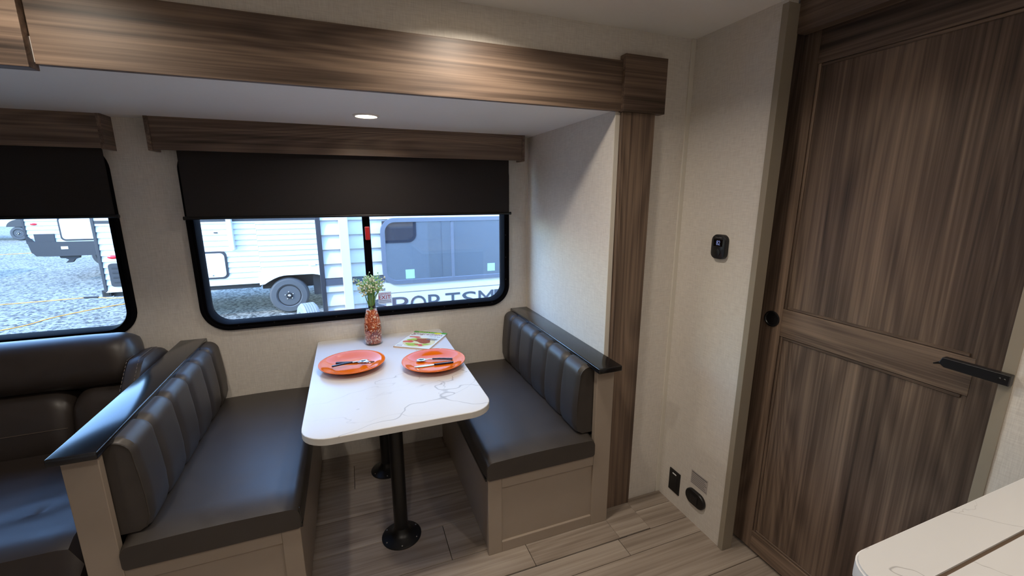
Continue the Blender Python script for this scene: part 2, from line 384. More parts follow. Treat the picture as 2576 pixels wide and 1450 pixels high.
bm = bmesh.new(); box(bm, XS+0.04, XR+0.06, F, F+0.04, -0.05, HC+0.04); box(bm, XL-0.04, XS+0.04, F, F+0.04, HS+0.02, HC+0.04)
struct('wall_main', bm, M_WALL, 'linen-look main wall above the wooden header and right of the post', 'wall')
struct('wall_partition', B(XR, XR+0.045, 1.142, F, -0.05, HC), M_WALL, 'linen-look partition wall carrying the black thermostat', 'wall')
struct('wall_right', B(XR, XR+0.05, YB, 0.462, -0.05, HC+0.04), M_WALL, 'pale wall behind the counter to the right of the sliding door', 'wall')
struct('wall_front', B(XL-0.04, XR+0.05, YB-0.04, YB, -0.05, HC+0.04), M_WALL, 'long trailer wall facing the dinette', 'wall')
struct('wall_left', B(XL-0.04, XL, YB-0.04, F, -0.05, HC+0.04), M_WALL, 'far end wall of the living area', 'wall')
struct('ceiling', B(XL-0.04, 2.6, YB-0.04, F, HC, HC+0.05), M_CEIL, 'plain white main ceiling', 'ceiling')
struct('ceiling_slide', B(XL-0.04, XS+0.04, 1.535, D+0.045, HS, HS+0.06), M_CEIL, 'plain white low ceiling of the slide-out', 'ceiling')
bm = bmesh.new(); box(bm, 2.5, 2.54, 0.2, 1.6, -0.05, HC); box(bm, XR+0.05, 2.5, 1.56, 1.6, -0.05, HC); box(bm, XR+0.05, 2.5, 0.2, 0.24, -0.05, HC)
struct('wall_bathroom', bm, M_WALL, 'walls of the small room behind the sliding door', 'wall')

# floor: base board with single planks on it
fl = struct('floor', B(XL-0.04, 2.6, YB-0.04, F, -0.06, -0.010), M_CHAR, 'greige wood-look plank floor of the aisle', 'floor')
fs = struct('floor_slide', B(XL-0.04, XS+0.04, 1.349, D, -0.06, -0.006), M_CHAR, 'greige wood-look plank floor of the slide-out under the dinette', 'floor')
def planks(parent, rows, x0, x1, top, thick, starts, length=1.22, g=0.0012):
    for (y0, y1), s in zip(rows, starts):
        xs = [x0]; x = s
        while x > x0+length: x -= length
        while x < x1-0.01:
            if x > x0+0.02: xs.append(x)
            x += length
        xs.append(x1)
        for a, c in zip(xs[:-1], xs[1:]):
            bm = B(a+g, c-g, y0+g, y1-g, top-thick, top, bev=0.0008, seg=1); obj('plank', bm, M_FLOOR, parent)
sl = [1.349, 1.5, 1.705, 1.908, 2.116, 2.327, D]
planks(fs, list(zip(sl[:-1], sl[1:])), XL, XS, 0.0, 0.008, [-0.6, 0.302, -0.42, 0.9, -0.073, 0.45])
fl_rows = [1.552, 1.466, 1.256, 1.060, 0.855, 0.650, 0.445, 0.240, 0.035, -0.17, -0.375, -0.58, YB]
rows = [(b_, a) for a, b_ in zip(fl_rows[:-1], fl_rows[1:])]
planks(fl, rows[:1], 1.196, 1.52, -0.004, 0.008, [1.196]); planks(fl, [(1.349, 1.466)], 1.196, 1.52, -0.004, 0.008, [1.196])
planks(fl, [(1.256, 1.349)], XL, 1.6, -0.004, 0.008, [-0.2])
planks(fl, rows[2:], XL, 2.4, -0.004, 0.008, [0.62, -0.35, 0.15, 0.9, -0.6, 0.3, 0.8, -0.1, 0.5, 0.0])
obj('edge_strip', B(XS, 1.194, 1.352, F, -0.010, 0.0, bev=0.001, seg=1), M_FLOOR, fs)

# wooden header, corner blocks, post, corner bead, partition end trim
struct('trim_1', B(-0.712, 1.045, 1.532, F, 1.825, 2.010, bev=0.0015), M_WX, 'long walnut header board across the slide-out opening', 'header board')
struct('trim_2', B(1.043, 1.243, 1.514, F, 1.822, 2.031, bev=0.0015), M_WX, 'square walnut corner block above the upright post', 'corner block')
struct('trim_3', B(-0.93, -0.714, 1.508, F, 1.812, 2.031, bev=0.0015), M_WX, 'walnut joint block over the sofa end of the header', 'joint block')
bm = bmesh.new(); ring = lambda xa, xb, z: [(xa, 1.526, z), (xb, 1.526, z), (xb, F+0.0005, z), (xa, F+0.0005, z)]
loft(bm, [ring(1.064, 1.200, 0), ring(1.050, 1.206, 1.822)])
struct('trim_4', bm, M_WZ, 'upright walnut post at the edge of the slide-out', 'post', bevel=0.0012)
struct('trim_5', B(XL, -0.93, 1.532, F, 1.825, 2.010, bev=0.0015), M_WX, 'walnut header board continuing over the sofa', 'header board')
struct('trim_6', B(XR-0.022, XR+0.001, F-0.006, F+0.001, -0.003, HC, bev=0.002), M_BEAD, 'thin ivory bead in the corner beside the partition', 'corner bead')
bm = prism(bmesh.new(), [(XR-0.004, 1.136), (XR+0.05, 1.136), (XR+0.05, 1.142), (XR+0.0005, 1.142), (XR+0.0005, 1.160), (XR-0.004, 1.160)], -0.003, HC-0.012, 'z')
struct('trim_7', bm, M_TRIM, 'taupe edge trim capping the end of the partition', 'edge trim', bevel=0.001)
bm = prism(bmesh.new(), [(XR-0.004, 0.443), (XR+0.0005, 0.443), (XR+0.0005, 0.462), (XR+0.05, 0.462), (XR+0.05, 0.466), (XR-0.004, 0.466)], -0.003, HC, 'z')
struct('trim_8', bm, M_TRIM, 'taupe edge trim on the wall right of the sliding door', 'edge trim', bevel=0.001)
struct('trim_9', B(XS-0.004, XS+0.001, D-0.005, D+0.001, 0, HS, bev=0.001), M_BEAD, 'thin ivory bead in the rear corner of the slide-out', 'corner bead')
struct('trim_10', B(1.452, 1.495, 0.466, 1.140, 2.028, HC, bev=0.002), M_WY, 'dark walnut valance above the sliding door', 'door valance')
struct('trim_11', B(XS-0.001, XS+0.021, 1.546, 1.553, 0, HS-0.004, bev=0.001), M_BEAD, 'thin ivory edging between side wall and post', 'edge trim')

# ---------------------------------------------------------------- windows
def make_window(n, w, label):
    t = thing('window_%d' % n, label, 'window', ((w[0]+w[1])/2, D, w[2]), kind='structure')
    def ring(ins, y, r): return [(x, y, z) for x, z in rrect(w[0]+ins, w[1]-ins, w[2]+ins, w[3]-ins, r, 10)]
    rs = [ring(0, D+0.0005, .125), ring(0.001, D-0.010, .124), ring(0.006, D-0.016, .119), ring(0.016, D-0.016, .109), ring(0.020, D-0.011, .105), ring(0.026, D-0.011, .100), ring(0.029, D-0.017, .097),
          ring(0.034, D-0.017, .092), ring(0.038, D-0.008, .088), ring(0.041, D+0.055, .085), ring(0.004, D+0.055, .12), ring(0.004, D+0.046, .12), ring(0.0205, D+0.046, .1), ring(0.0205, D+0.0005, .1)]
    bm = loft(bmesh.new(), rs, wrap=True, cap=False)
    obj('frame', bm, M_WFR, t, smooth='auto')
    return t
w2 = make_window(2, W2, 'black framed slider window above the dinette table')
obj('mullion', B(0.070, 0.108, D-0.004, D+0.04, W2[2]+0.036, W2[3]-0.036, bev=0.003), M_WFR, w2)
obj('track', B(0.076, 0.082, D-0.009, D-0.003, W2[2]+0.036, W2[3]-0.036), M_WFR, w2); obj('track', B(0.093, 0.099, D-0.009, D-0.003, W2[2]+0.036, W2[3]-0.036), M_WFR, w2)
for a, c in ((W2[0]+0.036, 0.072), (0.106, W2[1]-0.036)):
    obj('pane', B(a, c, D+0.018, D+0.022, W2[2]+0.036, W2[3]-0.036), M_GLASS, w2)
lt = obj('latch_handle', B(0.080, 0.104, D-0.022, D-0.008, 1.262, 1.334, bev=0.004), M_RED, w2, label='red emergency latch handle')
for x in (-0.56, -0.40, -0.25, -0.10, 0.05, 0.199, 0.347, 0.496, 0.646, 0.793): obj('screw', lathe(bmesh.new(), [(0.0035, D-0.0115), (0.003, D-0.0135), (0.001, D-0.014)], 8, (x, 0, W2[2]+0.0235), 'y'), M_BLKMET, w2)
for z in (0.99, 1.127, 1.263): obj('screw', lathe(bmesh.new(), [(0.0035, D-0.0115), (0.003, D-0.0135), (0.001, D-0.014)], 8, (W2[1]-0.0235, 0, z), 'y'), M_BLKMET, w2)
w1 = make_window(1, W1, 'black framed picture window above the brown sofa')
obj('pane', B(W1[0]+0.036, W1[1]-0.036, D+0.018, D+0.022, W1[2]+0.036, W1[3]-0.036), M_GLASS, w1)

# emergency exit sticker on the glass
ex = thing('exit_sticker', 'white emergency exit sticker with red lettering on the window glass', 'sticker', (0.163, D+0.017, 0.893))
yb = D+0.0185
obj('backing', B(0.126, 0.199, yb-0.0015, yb+0.0005, 0.893, 0.962), M_PAPER, ex)
for s, x, z, wd, ht in (('EMERGENCY', 0.129, 0.947, 0.066, 0.009), ('EXIT', 0.129, 0.920, 0.066, 0.022)):
    bm = text_bm(s, 0.02, x, z, wd, ht, 0.0006); bm.transform(Matrix.Translation((0, yb-0.0018, 0)) @ FACE_Y); obj('lettering', bm, M_REDINK, ex)
for z in (0.911, 0.902): obj('print_line', B(0.130, 0.196, yb-0.0019, yb-0.0014, z, z+0.0025), M_GREYINK, ex)

# ---------------------------------------------------------------- valances and roller shades
def valance(name, x0, x1, label):
    t = thing(name, label, 'valance', ((x0+x1)/2, D-0.04, 1.69))
    obj('front_board', B(x0+0.016, x1-0.016, D-0.090, D-0.075, 1.692, HS, bev=0.001), M_WX, t)
    for a, c in ((x0, x0+0.016), (x1-0.016, x1)): obj('end_board', B(a, c, D-0.094, D, 1.688, HS, bev=0.001), M_WY, t)
    return t
valance('window_valance', -0.782, 0.972, 'walnut box valance above the dinette window')
valance('window_valance', -2.68, -0.925, 'walnut box valance above the sofa window')
def shade(x0, x1, zb, label):
    t = thing('roller_shade', label, 'roller shade', ((x0+x1)/2, D-0.045, zb), group='black roller shades')
    obj('fabric', B(x0+0.004, x1-0.004, D-0.046, D-0.0445, zb, 1.79), M_FABRIC, t)
    obj('roller_tube', lathe(bmesh.new(), [(0.018, x0), (0.018, x1)], 20, (0, D-0.03, 1.795), 'x'), M_BLKMET, t)
    hb = obj('hem_bar', lathe(bmesh.new(), [(0.007, x0-0.004), (0.007, x1+0.002)], 12, (0, D-0.045, zb), 'x'), M_BLKMET, t, smooth='auto')
    for x in (x0-0.010, x1+0.002): obj('end_cap', lathe(bmesh.new(), [(0.0085, x), (0.0085, x+0.008)], 12, (0, D-0.045, zb), 'x'), M_BLKMET, hb, smooth='auto')
shade(-0.700, 0.896, 1.394, 'black roller shade half drawn over the dinette window')
shade(-2.58, -0.954, 1.408, 'black roller shade half drawn over the sofa window')

# ---------------------------------------------------------------- ceiling lights (ring, lit diffuser, lamp)
def ceiling_light(x, y, z, r, power, label, spread=150, off='', group=None):
    t = thing('ceiling_light'+off, label, 'light', (x, y, z), group=group)
    obj('ring', lathe(bmesh.new(), [(r*0.98, z+0.0005), (r*1.22, z+0.0005), (r*1.20, z-0.004), (r*1.0, z-0.006), (r*0.98, z-0.003)], 32, (x, y, 0)), M_RING, t, smooth='auto')
    obj('diffuser'+off, lathe(bmesh.new(), [(r*0.99, z-0.001), (r*0.97, z-0.0035), (r*0.5, z-0.006), (0.001, z-0.0065)], 32, (x, y, 0)), M_DIFF, t, smooth=True)
    ld = bpy.data.lights.new('lamp'+off, 'AREA'); ld.shape = 'DISK'; ld.size = r*1.9; ld.energy = power; ld.color = (1.0, 0.89, 0.76); ld.spread = math.radians(spread)
    lo = bpy.data.objects.new('lamp'+off, ld); COL.objects.link(lo); lo.parent = t; lo.location = (0, 0, -0.009)
ceiling_light(0.105, 2.02, HS, 0.045, 2.2, 'small lit round light in the slide-out ceiling above the table')
for x, y, p, w_ in ((0.42, 1.24, 6.0, 'in front of the walnut header beside the dinette'), (-0.72, 1.16, 4.5, 'in front of the walnut joint block'), (1.08, 0.12, 3.4, 'above the kitchen counter'), (-0.2, -0.25, 6.0, 'over the aisle facing the dinette')):
    ceiling_light(x, y, HC, 0.055, p, 'round lit main ceiling light ' + w_, off='_offscreen', group='round recessed lights of the aisle ceiling')

# ---------------------------------------------------------------- dinette benches
def bench(side, label):
    """side +1: right bench (back to +X); -1: mirrored. X measured from the table centre line."""
    cx = 0.1065
    X = lambda d: cx + side*d
    def sb(d0, d1, *a, **k): x0, x1 = sorted((X(d0), X(d1))); return B(x0, x1, *a, **k)
    t = thing('dinette_bench', label[0], 'bench', (X(0.63), 1.95, 0))
    YF = 1.468
    obj('body', sb(0.352, 0.915, YF+0.020, D, 0.0, 0.352), M_GREIGE, t)
    obj('seat_board', sb(0.338, 0.92, YF+0.006, D, 0.352, 0.366, bev=0.001), M_BLACK, t, label='black edge of the seat board')
    ff = obj('face_panel', sb(0.36, 0.86, YF+0.006, YF+0.020, 0.02, 0.345), M_GREIGE, t)
    obj('stile', sb(0.345, 0.405, YF-0.004, YF+0.018, 0.0, 0.370, bev=0.002), M_GREIGE, t)
    obj('top_rail', sb(0.405, 0.840, YF-0.004, YF+0.018, 0.312, 0.370, bev=0.002), M_GREIGE, t)
    obj('bottom_rail', sb(0.405, 0.840, YF-0.004, YF+0.018, 0.0, 0.050, bev=0.002), M_GREIGE, t)
    obj('post', sb(0.840, 0.925, YF-0.006, YF+0.020, 0.0, 0.776, bev=0.002), M_GREIGE, t)
    obj('back_panel', sb(0.872, 0.921, YF+0.020, D, 0.352, 0.776), M_GREIGE, t)
    cp = obj('cap_rail', sb(0.812, 0.924, 1.405, D-0.001, 0.776, 0.800, bev=0.004, seg=3), M_CAP, t, smooth='auto', label='black lacquered cap rail')
    # seat cushion
    s = thing('seat_cushion', label[1], 'cushion', (X(0.6), 1.95, 0.366))
    bm = bmesh.new(); rings = []
    x0, x1 = 0.335, 0.838; n = 14
    ys = [1.452 + (D-0.003-1.452)*k/20 for k in range(21)]
    for j, y in enumerate(ys):
        e = min(1, (y-1.452)/0.05); e2 = min(1, (D-0.003-y)/0.05)
        crown = 0.006*min(1, (y-1.45)/0.3, (D-y)/0.3+0.2)
        ring = []; ins = 0.016*(1-math.sqrt(max(0, 1-(1-e)**2))) if e < 1 else 0.0
        prof = []
        r = 0.028; z0, z1 = 0.366, 0.462 + crown - ins
        a0, a1 = x0+ins*0.3, x1
        for (px, pz, sa) in ((a1-r, z1-r, 0), (a0+r, z1-r, 90), (a0+0.012, z0+0.012, 180), (a1-0.012, z0+0.012, 270)):
            rr = r if sa in (0, 90) else 0.012
            for i in range(5):
                an = math.radians(sa+90*i/4); prof.append((px+rr*math.cos(an), pz+rr*math.sin(an)))
            if sa == 0:
                for f in (0.2, 0.4, 0.6, 0.8): prof.append(((a1-r)*(1-f)+(a0+r)*f, z1+0.005*math.sin(math.pi*f)))
        rings.append([(X(px), y, pz) for px, pz in prof])
    obj('cover', loft(bm, rings), M_LEA, s, smooth='auto')
    pts = [(X(x0+0.003), 1.4535, 0.37), (X(x0+0.004), 1.4530, 0.448)]
    obj('corner_seam', tube(bmesh.new(), pts, 0.0012, 5), M_LEA, s)
    # channelled back cushion
    c = thing('back_cushion', label[2], 'cushion', (X(0.80), 1.95, 0.46))
    seams = [1.490, 1.646, 1.822, 1.992, 2.168, 2.321, D-0.003]
    def bprof(ins, puff=0.0):
        # closed outline of the cushion cross-section (d, z); front face towards the table
        d0, d1, z0, z1 = 0.752+ins, 0.871, 0.466, 0.797-ins
        P = [(d1, z0), (d1, 0.774-ins*0.3), (0.842, 0.780-ins*0.3), (0.815, z1-0.010)]
        r = 0.045
        for i in range(7):
            an = math.radians(90+90*i/6); P.append((d0+0.012+r+r*math.cos(an), z1-0.012-r+r*math.sin(an)))
        P += [(d0+0.004-puff*0.5, z1-0.14), (d0-puff, z0+0.12), (d0, z0+0.05), (d0+0.012, z0+0.012), (d0+0.03, z0)]
        return P
    for i, (a, b_) in enumerate(zip(seams[:-1], seams[1:])):
        prs = []; K = 10
        for k in range(K+1):
            f = k/K; e = 1-abs(2*f-1); near = (i == 0 and f < 0.5); far = (i == 5 and f > 0.5)
            if near or far: ins = 0.010*(1-min(1, e*4))**2; 
            else: ins = 0.0115*(1-min(1, e*3.0))**2
            prs.append([(X(d), a+(b_-a)*f, z) for d, z in bprof(ins, 0.004*math.sin(math.pi*f))])
        obj('channel', loft(bmesh.new(), prs), M_LEA, c, smooth='auto')
    for y in seams[1:-1]:
        pr = bprof(0.0100); obj('piping', tube(bmesh.new(), [(X(d), y, z) for d, z in pr[3:-2]], 0.0016, 5), M_LEA, c)
    pr = bprof(0.009); obj('end_piping', tube(bmesh.new(), [(X(d), 1.4895, z) for d, z in pr[2:-1]], 0.0022, 5), M_LEA, c)
    return t
bench(1, ('greige dinette bench with black cap rail beside the slide-out side wall', 'dark leather bench seat on the dinette bench by the side wall', 'dark channel-stitched back cushion under the cap rail by the side wall'))
bench(-1, ('greige dinette bench with black cap rail beside the sofa', 'dark leather bench seat on the dinette bench by the sofa', 'dark channel-stitched back cushion under the cap rail by the sofa'))

# ---------------------------------------------------------------- table
TX0, TX1, TY0, TZ = -0.204, 0.466, 1.398, 0.717
tb = thing('dinette_table', 'white marble-look table top on two black floor pedestals', 'table', (0.13, 1.92, 0))
def top_poly(ins):
    r = 0.095-ins; pts = []
    for cx, cy, a0, rr in ((TX1-0.095, TY0+0.095, 270, r), (TX1-0.02, D-0.022, 0, 0.02-ins), (TX0+0.02, D-0.022, 90, 0.02-ins), (TX0+0.095, TY0+0.095, 180, r)):
        for i in range(9):
            a = math.radians(a0+90*i/8); pts.append((cx+rr*math.cos(a), cy+rr*math.sin(a)))
    return pts
P3 = lambda pts, z: [(x, y, z) for x, y in pts]
obj('edge_band', loft(bmesh.new(), [P3(top_poly(0.0012), TZ-0.026), P3(top_poly(0), TZ-0.025), P3(top_poly(0), TZ-0.002)]), M_MARBEDGE, tb, smooth='auto')
obj('table_top', loft(bmesh.new(), [P3(top_poly(0), TZ-0.002), P3(top_poly(0.0015), TZ-0.0003), P3(top_poly(0.004), TZ)]), M_MARB, tb, smooth='auto')
for px, py in ((0.119, 1.712), (0.100, 2.225)):
    lg = obj('pedestal', lathe(bmesh.new(), [(0.030, 0.02), (0.030, TZ-0.04), (0.05, TZ-0.03), (0.05, TZ-0.026)], 28, (px, py, 0)), M_BLKMET, tb, smooth='auto')
    obj('floor_flange', lathe(bmesh.new(), [(0.086, 0.0), (0.086, 0.004), (0.080, 0.008), (0.050, 0.020), (0.038, 0.032), (0.032, 0.045), (0.0302, 0.05)], 40, (px, py, 0)), M_BLKMET, lg, smooth='auto')
    for k in range(6):
        a = math.radians(25+60*k); obj('screw', lathe(bmesh.new(), [(0.0042, 0.007), (0.0040, 0.011), (0.0015, 0.0125)], 8, (px+0.073*math.cos(a), py+0.073*math.sin(a), 0)), M_SCREW, lg, smooth=True)
    if py < 2:
        bm = text_bm('AC', 0.02, -0.009, 0, 0.018, 0.012, 0.0006); bm.transform(Matrix.Translation((px+0.002, py-0.0301, 0.575)) @ FACE_Y); obj('lettering', bm, M_GREYINK, lg)

# ---------------------------------------------------------------- plates and cutlery
def plate(x, y, r, label):
    z = TZ
    prof = [(0.001, z+0.008), (r*0.56, z+0.008), (r*0.64, z+0.010), (r*0.74, z+0.016), (r*0.88, z+0.0235), (r*0.985, z+0.0285), (r, z+0.0285), (r*0.995, z+0.026), (r*0.88, z+0.020), (r*0.72, z+0.010), (r*0.62, z+0.003), (r*0.60, z), (r*0.56, z), (r*0.55, z+0.003), (0.001, z+0.003)]
    t = thing('plate', label, 'plate', (x, y, z), group='orange plates')
    obj('dish', lathe(bmesh.new(), prof, 64, (x, y, 0)), M_ORANGE, t, smooth='auto')
    obj('rim', lathe(bmesh.new(), [(r*0.982, z+0.0283), (r*0.988, z+0.0296), (r*1.0, z+0.0296), (r*1.003, z+0.0280), (r*0.996, z+0.0262)], 64, (x, y, 0), cap=False), M_ORANGE, t, smooth=True)
plate(-0.031, 2.004, 0.146, 'orange dinner plate on the table nearer the sofa')
plate(0.326, 1.892, 0.146, 'orange dinner plate on the table beside the magazine')
PZ = TZ+0.0085
def flat_outline(bm, stations, z0, th):
    """stations: (s along, half width, lift); built along +x from 0"""
    rings = [[(s, -w, z0+l), (s, w, z0+l), (s, w*0.8, z0+l+th), (s, -w*0.8, z0+l+th)] for s, w, l in stations]
    return loft(bm, rings)
def place(bm, p, q):
    d = Vector((q[0]-p[0], q[1]-p[1])); a = math.atan2(d.y, d.x)
    bm.transform(Matrix.Translation((p[0], p[1], 0)) @ Matrix.Rotation(a, 4, 'Z')); return bm
def knife(p, q, label):
    L = math.hypot(q[0]-p[0], q[1]-p[1])
    t = thing('knife', label, 'knife', (p[0], p[1], PZ), group='table knives')
    obj('handle', place(flat_outline(bmesh.new(), [(0, .005, 0), (0.004, .0075, 0), (L*0.30, .0075, 0), (L*0.49, .0058, 0), (L*0.5, .005, 0)], PZ, 0.007), p, q), M_NAVY, t, bevel=0.0015)
    obj('blade', place(flat_outline(bmesh.new(), [(L*0.49, .0045, 0.001), (L*0.55, .0075, 0.001), (L*0.80, .009, 0.001), (L*0.93, .007, 0.001), (L, .0015, 0.001)], PZ, 0.0022), p, q), M_STEEL, t, label='steel blade')
def spoon(p, q, label, lift=0.0):
    L = math.hypot(q[0]-p[0], q[1]-p[1])
    t = thing('spoon', label, 'spoon', (p[0], p[1], PZ), group='table spoons')
    obj('handle', place(flat_outline(bmesh.new(), [(0, .005, .004+lift), (0.004, .0072, .004+lift), (L*0.35, .0068, .007+lift), (L*0.56, .0045, .007+lift)], PZ, 0.006), p, q), M_NAVY, t, bevel=0.0015)
    obj('neck', place(flat_outline(bmesh.new(), [(L*0.555, .0038, .008+lift), (L*0.66, .0032, .0085+lift), (L*0.75, .0045, .006+lift)], PZ, 0.003), p, q), M_STEEL, t)
    bm = bmesh.new(); rings = []; c = L*0.86; a, w = L*0.135, 0.017
    for f in (1.0, 0.8, 0.55, 0.25, 0.02): rings.append([(c+a*f*math.cos(t_), w*f*math.sin(t_), PZ+0.0015+lift+0.0065*f*f) for t_ in [2*math.pi*i/24 for i in range(24)]])
    for f in (0.02, 0.3, 0.6, 0.85, 1.0): rings.append([(c+a*f*math.cos(t_), w*f*math.sin(t_), PZ+0.0003+lift+0.0067*f*f) for t_ in [2*math.pi*i/24 for i in range(24)]])
    loft(bm, rings, wrap=True); obj('bowl', place(bm, p, q), M_STEEL, t, smooth=True, label='steel bowl of the spoon')
knife((-0.105, 2.053), (0.088, 2.003), 'navy handled table knife on the plate nearer the sofa')
spoon((-0.120, 1.990), (0.040, 2.010), 'navy handled spoon across the knife on the plate nearer the sofa', 0.006)
spoon((0.418, 1.903), (0.252, 1.946), 'navy handled spoon on the plate beside the magazine')
knife((0.414, 1.868), (0.232, 1.874), 'navy handled table knife on the plate beside the magazine')

# ---------------------------------------------------------------- vase with flowers
VX, VY = 0.080, 2.312
va = thing('glass_vase', 'clear glass carafe vase with amber plate reflections painted into its water on the table', 'vase', (VX, VY, TZ))
prof = [(0.0, 0.0), (0.043, 0.0), (0.047, 0.006), (0.0475, 0.085), (0.0455, 0.112), (0.038, 0.150), (0.030, 0.185), (0.0255, 0.215), (0.0255, 0.235), (0.028, 0.255), (0.0315, 0.272)]
outer = [(max(r, 0.001), TZ+h) for r, h in prof]
inner = [(max(r-0.0025, 0.001), TZ+h+(0.005 if h == 0 else 0)) for r, h in reversed(prof)]
obj('glass', lathe(bmesh.new(), outer + [(0.0315-0.001, TZ+0.2735)] + inner, 48, (VX, VY, 0)), M_VASE, va, smooth=True)
fp = [(max(r-0.003, 0.001), TZ+0.006+h*0.985) for r, h in prof if h <= 0.186] + [(0.001, TZ+0.1905)]
obj('filling', lathe(bmesh.new(), fp, 40, (VX, VY, 0)), M_FILL, va, smooth='auto')
bm = bmesh.new(); pts = []
for i in range(20):
    a = 2*math.pi*i/20; pts.append((VX+0.012+0.014*math.cos(a), VY-0.0445+0.004*abs(math.sin(a)), TZ+0.150+0.016*math.sin(a)))
tube(bm, pts+[pts[0]], 0.0012, 5, cap=False); obj('embossed_ring', bm, M_VASE, va, smooth=True)
fw_ = thing('flower_bunch', 'bunch of small cream blossoms on green stems in the glass vase', 'flowers', (VX, VY, TZ+0.19))
rnd = random.Random(3); tips = []
for k in range(34):
    a = rnd.uniform(0, 2*math.pi); rr = math.sqrt(rnd.random())
    dx, dy = rr*math.cos(a), rr*math.sin(a)
    neck = (VX+dx*0.016, VY+dy*0.016, TZ+0.215); top = (VX+dx*0.068, VY+dy*0.055, TZ+0.300+rnd.uniform(0.0, 0.085)*(1.15-0.5*rr))
    mid = ((neck[0]+top[0])/2-dx*0.006, (neck[1]+top[1])/2-dy*0.006, (neck[2]+top[2])/2)
    foot = (VX-dx*0.018, VY-dy*0.018, TZ+0.185)
    obj('stem', tube(bmesh.new(), [foot, neck, mid, top], [0.0016, 0.0015, 0.0012, 0.0008], 5), M_STEM, fw_, smooth=True)
    tips.append((top, mid))
bl, gb, tw = bmesh.new(), bmesh.new(), bmesh.new()
for top, mid in tips:
    for j in range(15):
        c = Vector(top)*rnd.uniform(0.45, 1.0); f = rnd.uniform(0.25, 1.0); base = Vector(mid).lerp(Vector(top), f)
        p = base + Vector((rnd.gauss(0, .011), rnd.gauss(0, .010), rnd.uniform(-.004, .018)))
        tube(tw, [base, (base+p)/2+Vector((0, 0, .002)), p], 0.0005, 3)
        if rnd.random() < 0.5:
            r = rnd.uniform(0.0034, 0.0058)
            q = bmesh.ops.create_icosphere(bl, subdivisions=1, radius=r); bmesh.ops.translate(bl, vec=p, verts=q['verts'])
            for v in q['verts']: v.co += Vector((rnd.uniform(-1, 1), rnd.uniform(-1, 1), rnd.uniform(-1, 1)))*r*0.25
        else:
            q = bmesh.ops.create_icosphere(gb, subdivisions=1, radius=rnd.uniform(0.0030, 0.0052)); bmesh.ops.translate(gb, vec=p, verts=q['verts'])
for nm, b_, m_ in (('blossoms', bl, M_BLOOM), ('buds', gb, M_LEAF), ('twigs', tw, M_STEM)):
    o = obj(nm, b_, m_, fw_, smooth=True); o['kind'] = 'stuff'

# ---------------------------------------------------------------- magazine
MW, MH = 0.200, 0.262
ang = math.atan2(-0.115, 0.173)
mg = thing('magazine', 'cookery magazine with a food photo cover lying on the table corner', 'magazine', (0.172, 2.205, TZ), ang)
def mobj(name, bm, mat, label=None):
    bm.transform(mg.matrix_basis); return obj(name, bm, mat, mg, label=label)
M_PAGES = plain('page_edges', srgb(226, 190, 165), 0.8, var=0.08, vscale=300)
M_COVER = plain('glossy_cover', srgb(226, 232, 224), 0.2)
M_GRN = plain('green_cover_band', srgb(60, 160, 60), 0.25); M_YEL = plain('yellow_print', srgb(226, 214, 60), 0.3)
M_MAG = plain('plum_title_ink', srgb(130, 50, 78), 0.3); M_MEAT = plain('roast_brown_print', srgb(150, 72, 44), 0.25, var=0.45, vscale=120)
M_PLATEP = plain('cream_dish_print', srgb(224, 214, 170), 0.25, var=0.1); M_VEG = plain('green_vegetable_print', srgb(160, 190, 70), 0.25, var=0.3, vscale=150); M_TOM = plain('tomato_print', srgb(206, 78, 70), 0.25, var=0.3, vscale=150)
mobj('pages', B(0.002, MW-0.001, 0.001, MH-0.001, 0.0005, 0.0075), M_PAGES)
mobj('cover', B(0, MW, 0, MH, 0.0075, 0.0082), M_COVER); mobj('back_cover', B(0, MW, 0, MH, 0.0, 0.0007), M_COVER)
mobj('spine', B(-0.0006, 0.0006, 0, MH, 0.0, 0.0082), M_PAGES)
ZC = 0.0083
def disc(cx, cy, a, b_, z, wob=0.0, n=24, rot=0.0):
    bm = bmesh.new(); P = []
    for i in range(n):
        t_ = 2*math.pi*i/n; k = 1+wob*math.sin(3*t_+cx*90)+wob*0.6*math.sin(5*t_+1)
        x, y = a*k*math.cos(t_), b_*k*math.sin(t_); P.append((cx+x*math.cos(rot)-y*math.sin(rot), cy+x*math.sin(rot)+y*math.cos(rot)))
    return prism(bm, P, z, z+0.00012, 'z')
mobj('top_band', B(0, MW, MH-0.024, MH, ZC-0.0001, ZC+0.0001), M_GRN, 'green band along the cover top')
mobj('burst', disc(0.15, MH-0.020, 0.022, 0.014, ZC+0.0001), M_YEL)
for s, x, y, wd, ht, m_ in (('5', 0.008, MH-0.072, 0.022, 0.044, M_MAG), ('Ingredient', 0.034, MH-0.066, 0.155, 0.036, M_MAG), ('recipes', 0.12, MH-0.086, 0.066, 0.014, M_GREYINK), ('QUICK & EASY', 0.03, MH-0.018, 0.10, 0.011, M_YEL)):
    bm = text_bm(s, 0.03, x, y, wd, ht, 0.0002); bm.transform(Matrix.Translation((0, 0, ZC+0.0002))); mobj('lettering', bm, m_)
mobj('dish_print', disc(0.105, 0.085, 0.088, 0.074, ZC), M_PLATEP)
for i, (cx, cy, a, b_, m_, r_) in enumerate(((0.112, 0.112, 0.058, 0.034, M_MEAT, -0.35), (0.045, 0.085, 0.030, 0.016, M_TOM, 0.2), (0.075, 0.052, 0.034, 0.014, M_VEG, 0.1), (0.125, 0.045, 0.03, 0.014, M_TOM, -0.1), (0.155, 0.06, 0.022, 0.012, M_VEG, 0.5), (0.052, 0.118, 0.028, 0.014, M_VEG, 0.4), (0.05, 0.16, 0.035, 0.010, M_TOM, 0.0), (0.09, 0.035, 0.03, 0.010, M_VEG, 0.0))):
    mobj('food_print', disc(cx, cy, a, b_, ZC+0.00014+0.00004*i, 0.14, 28, r_), m_)
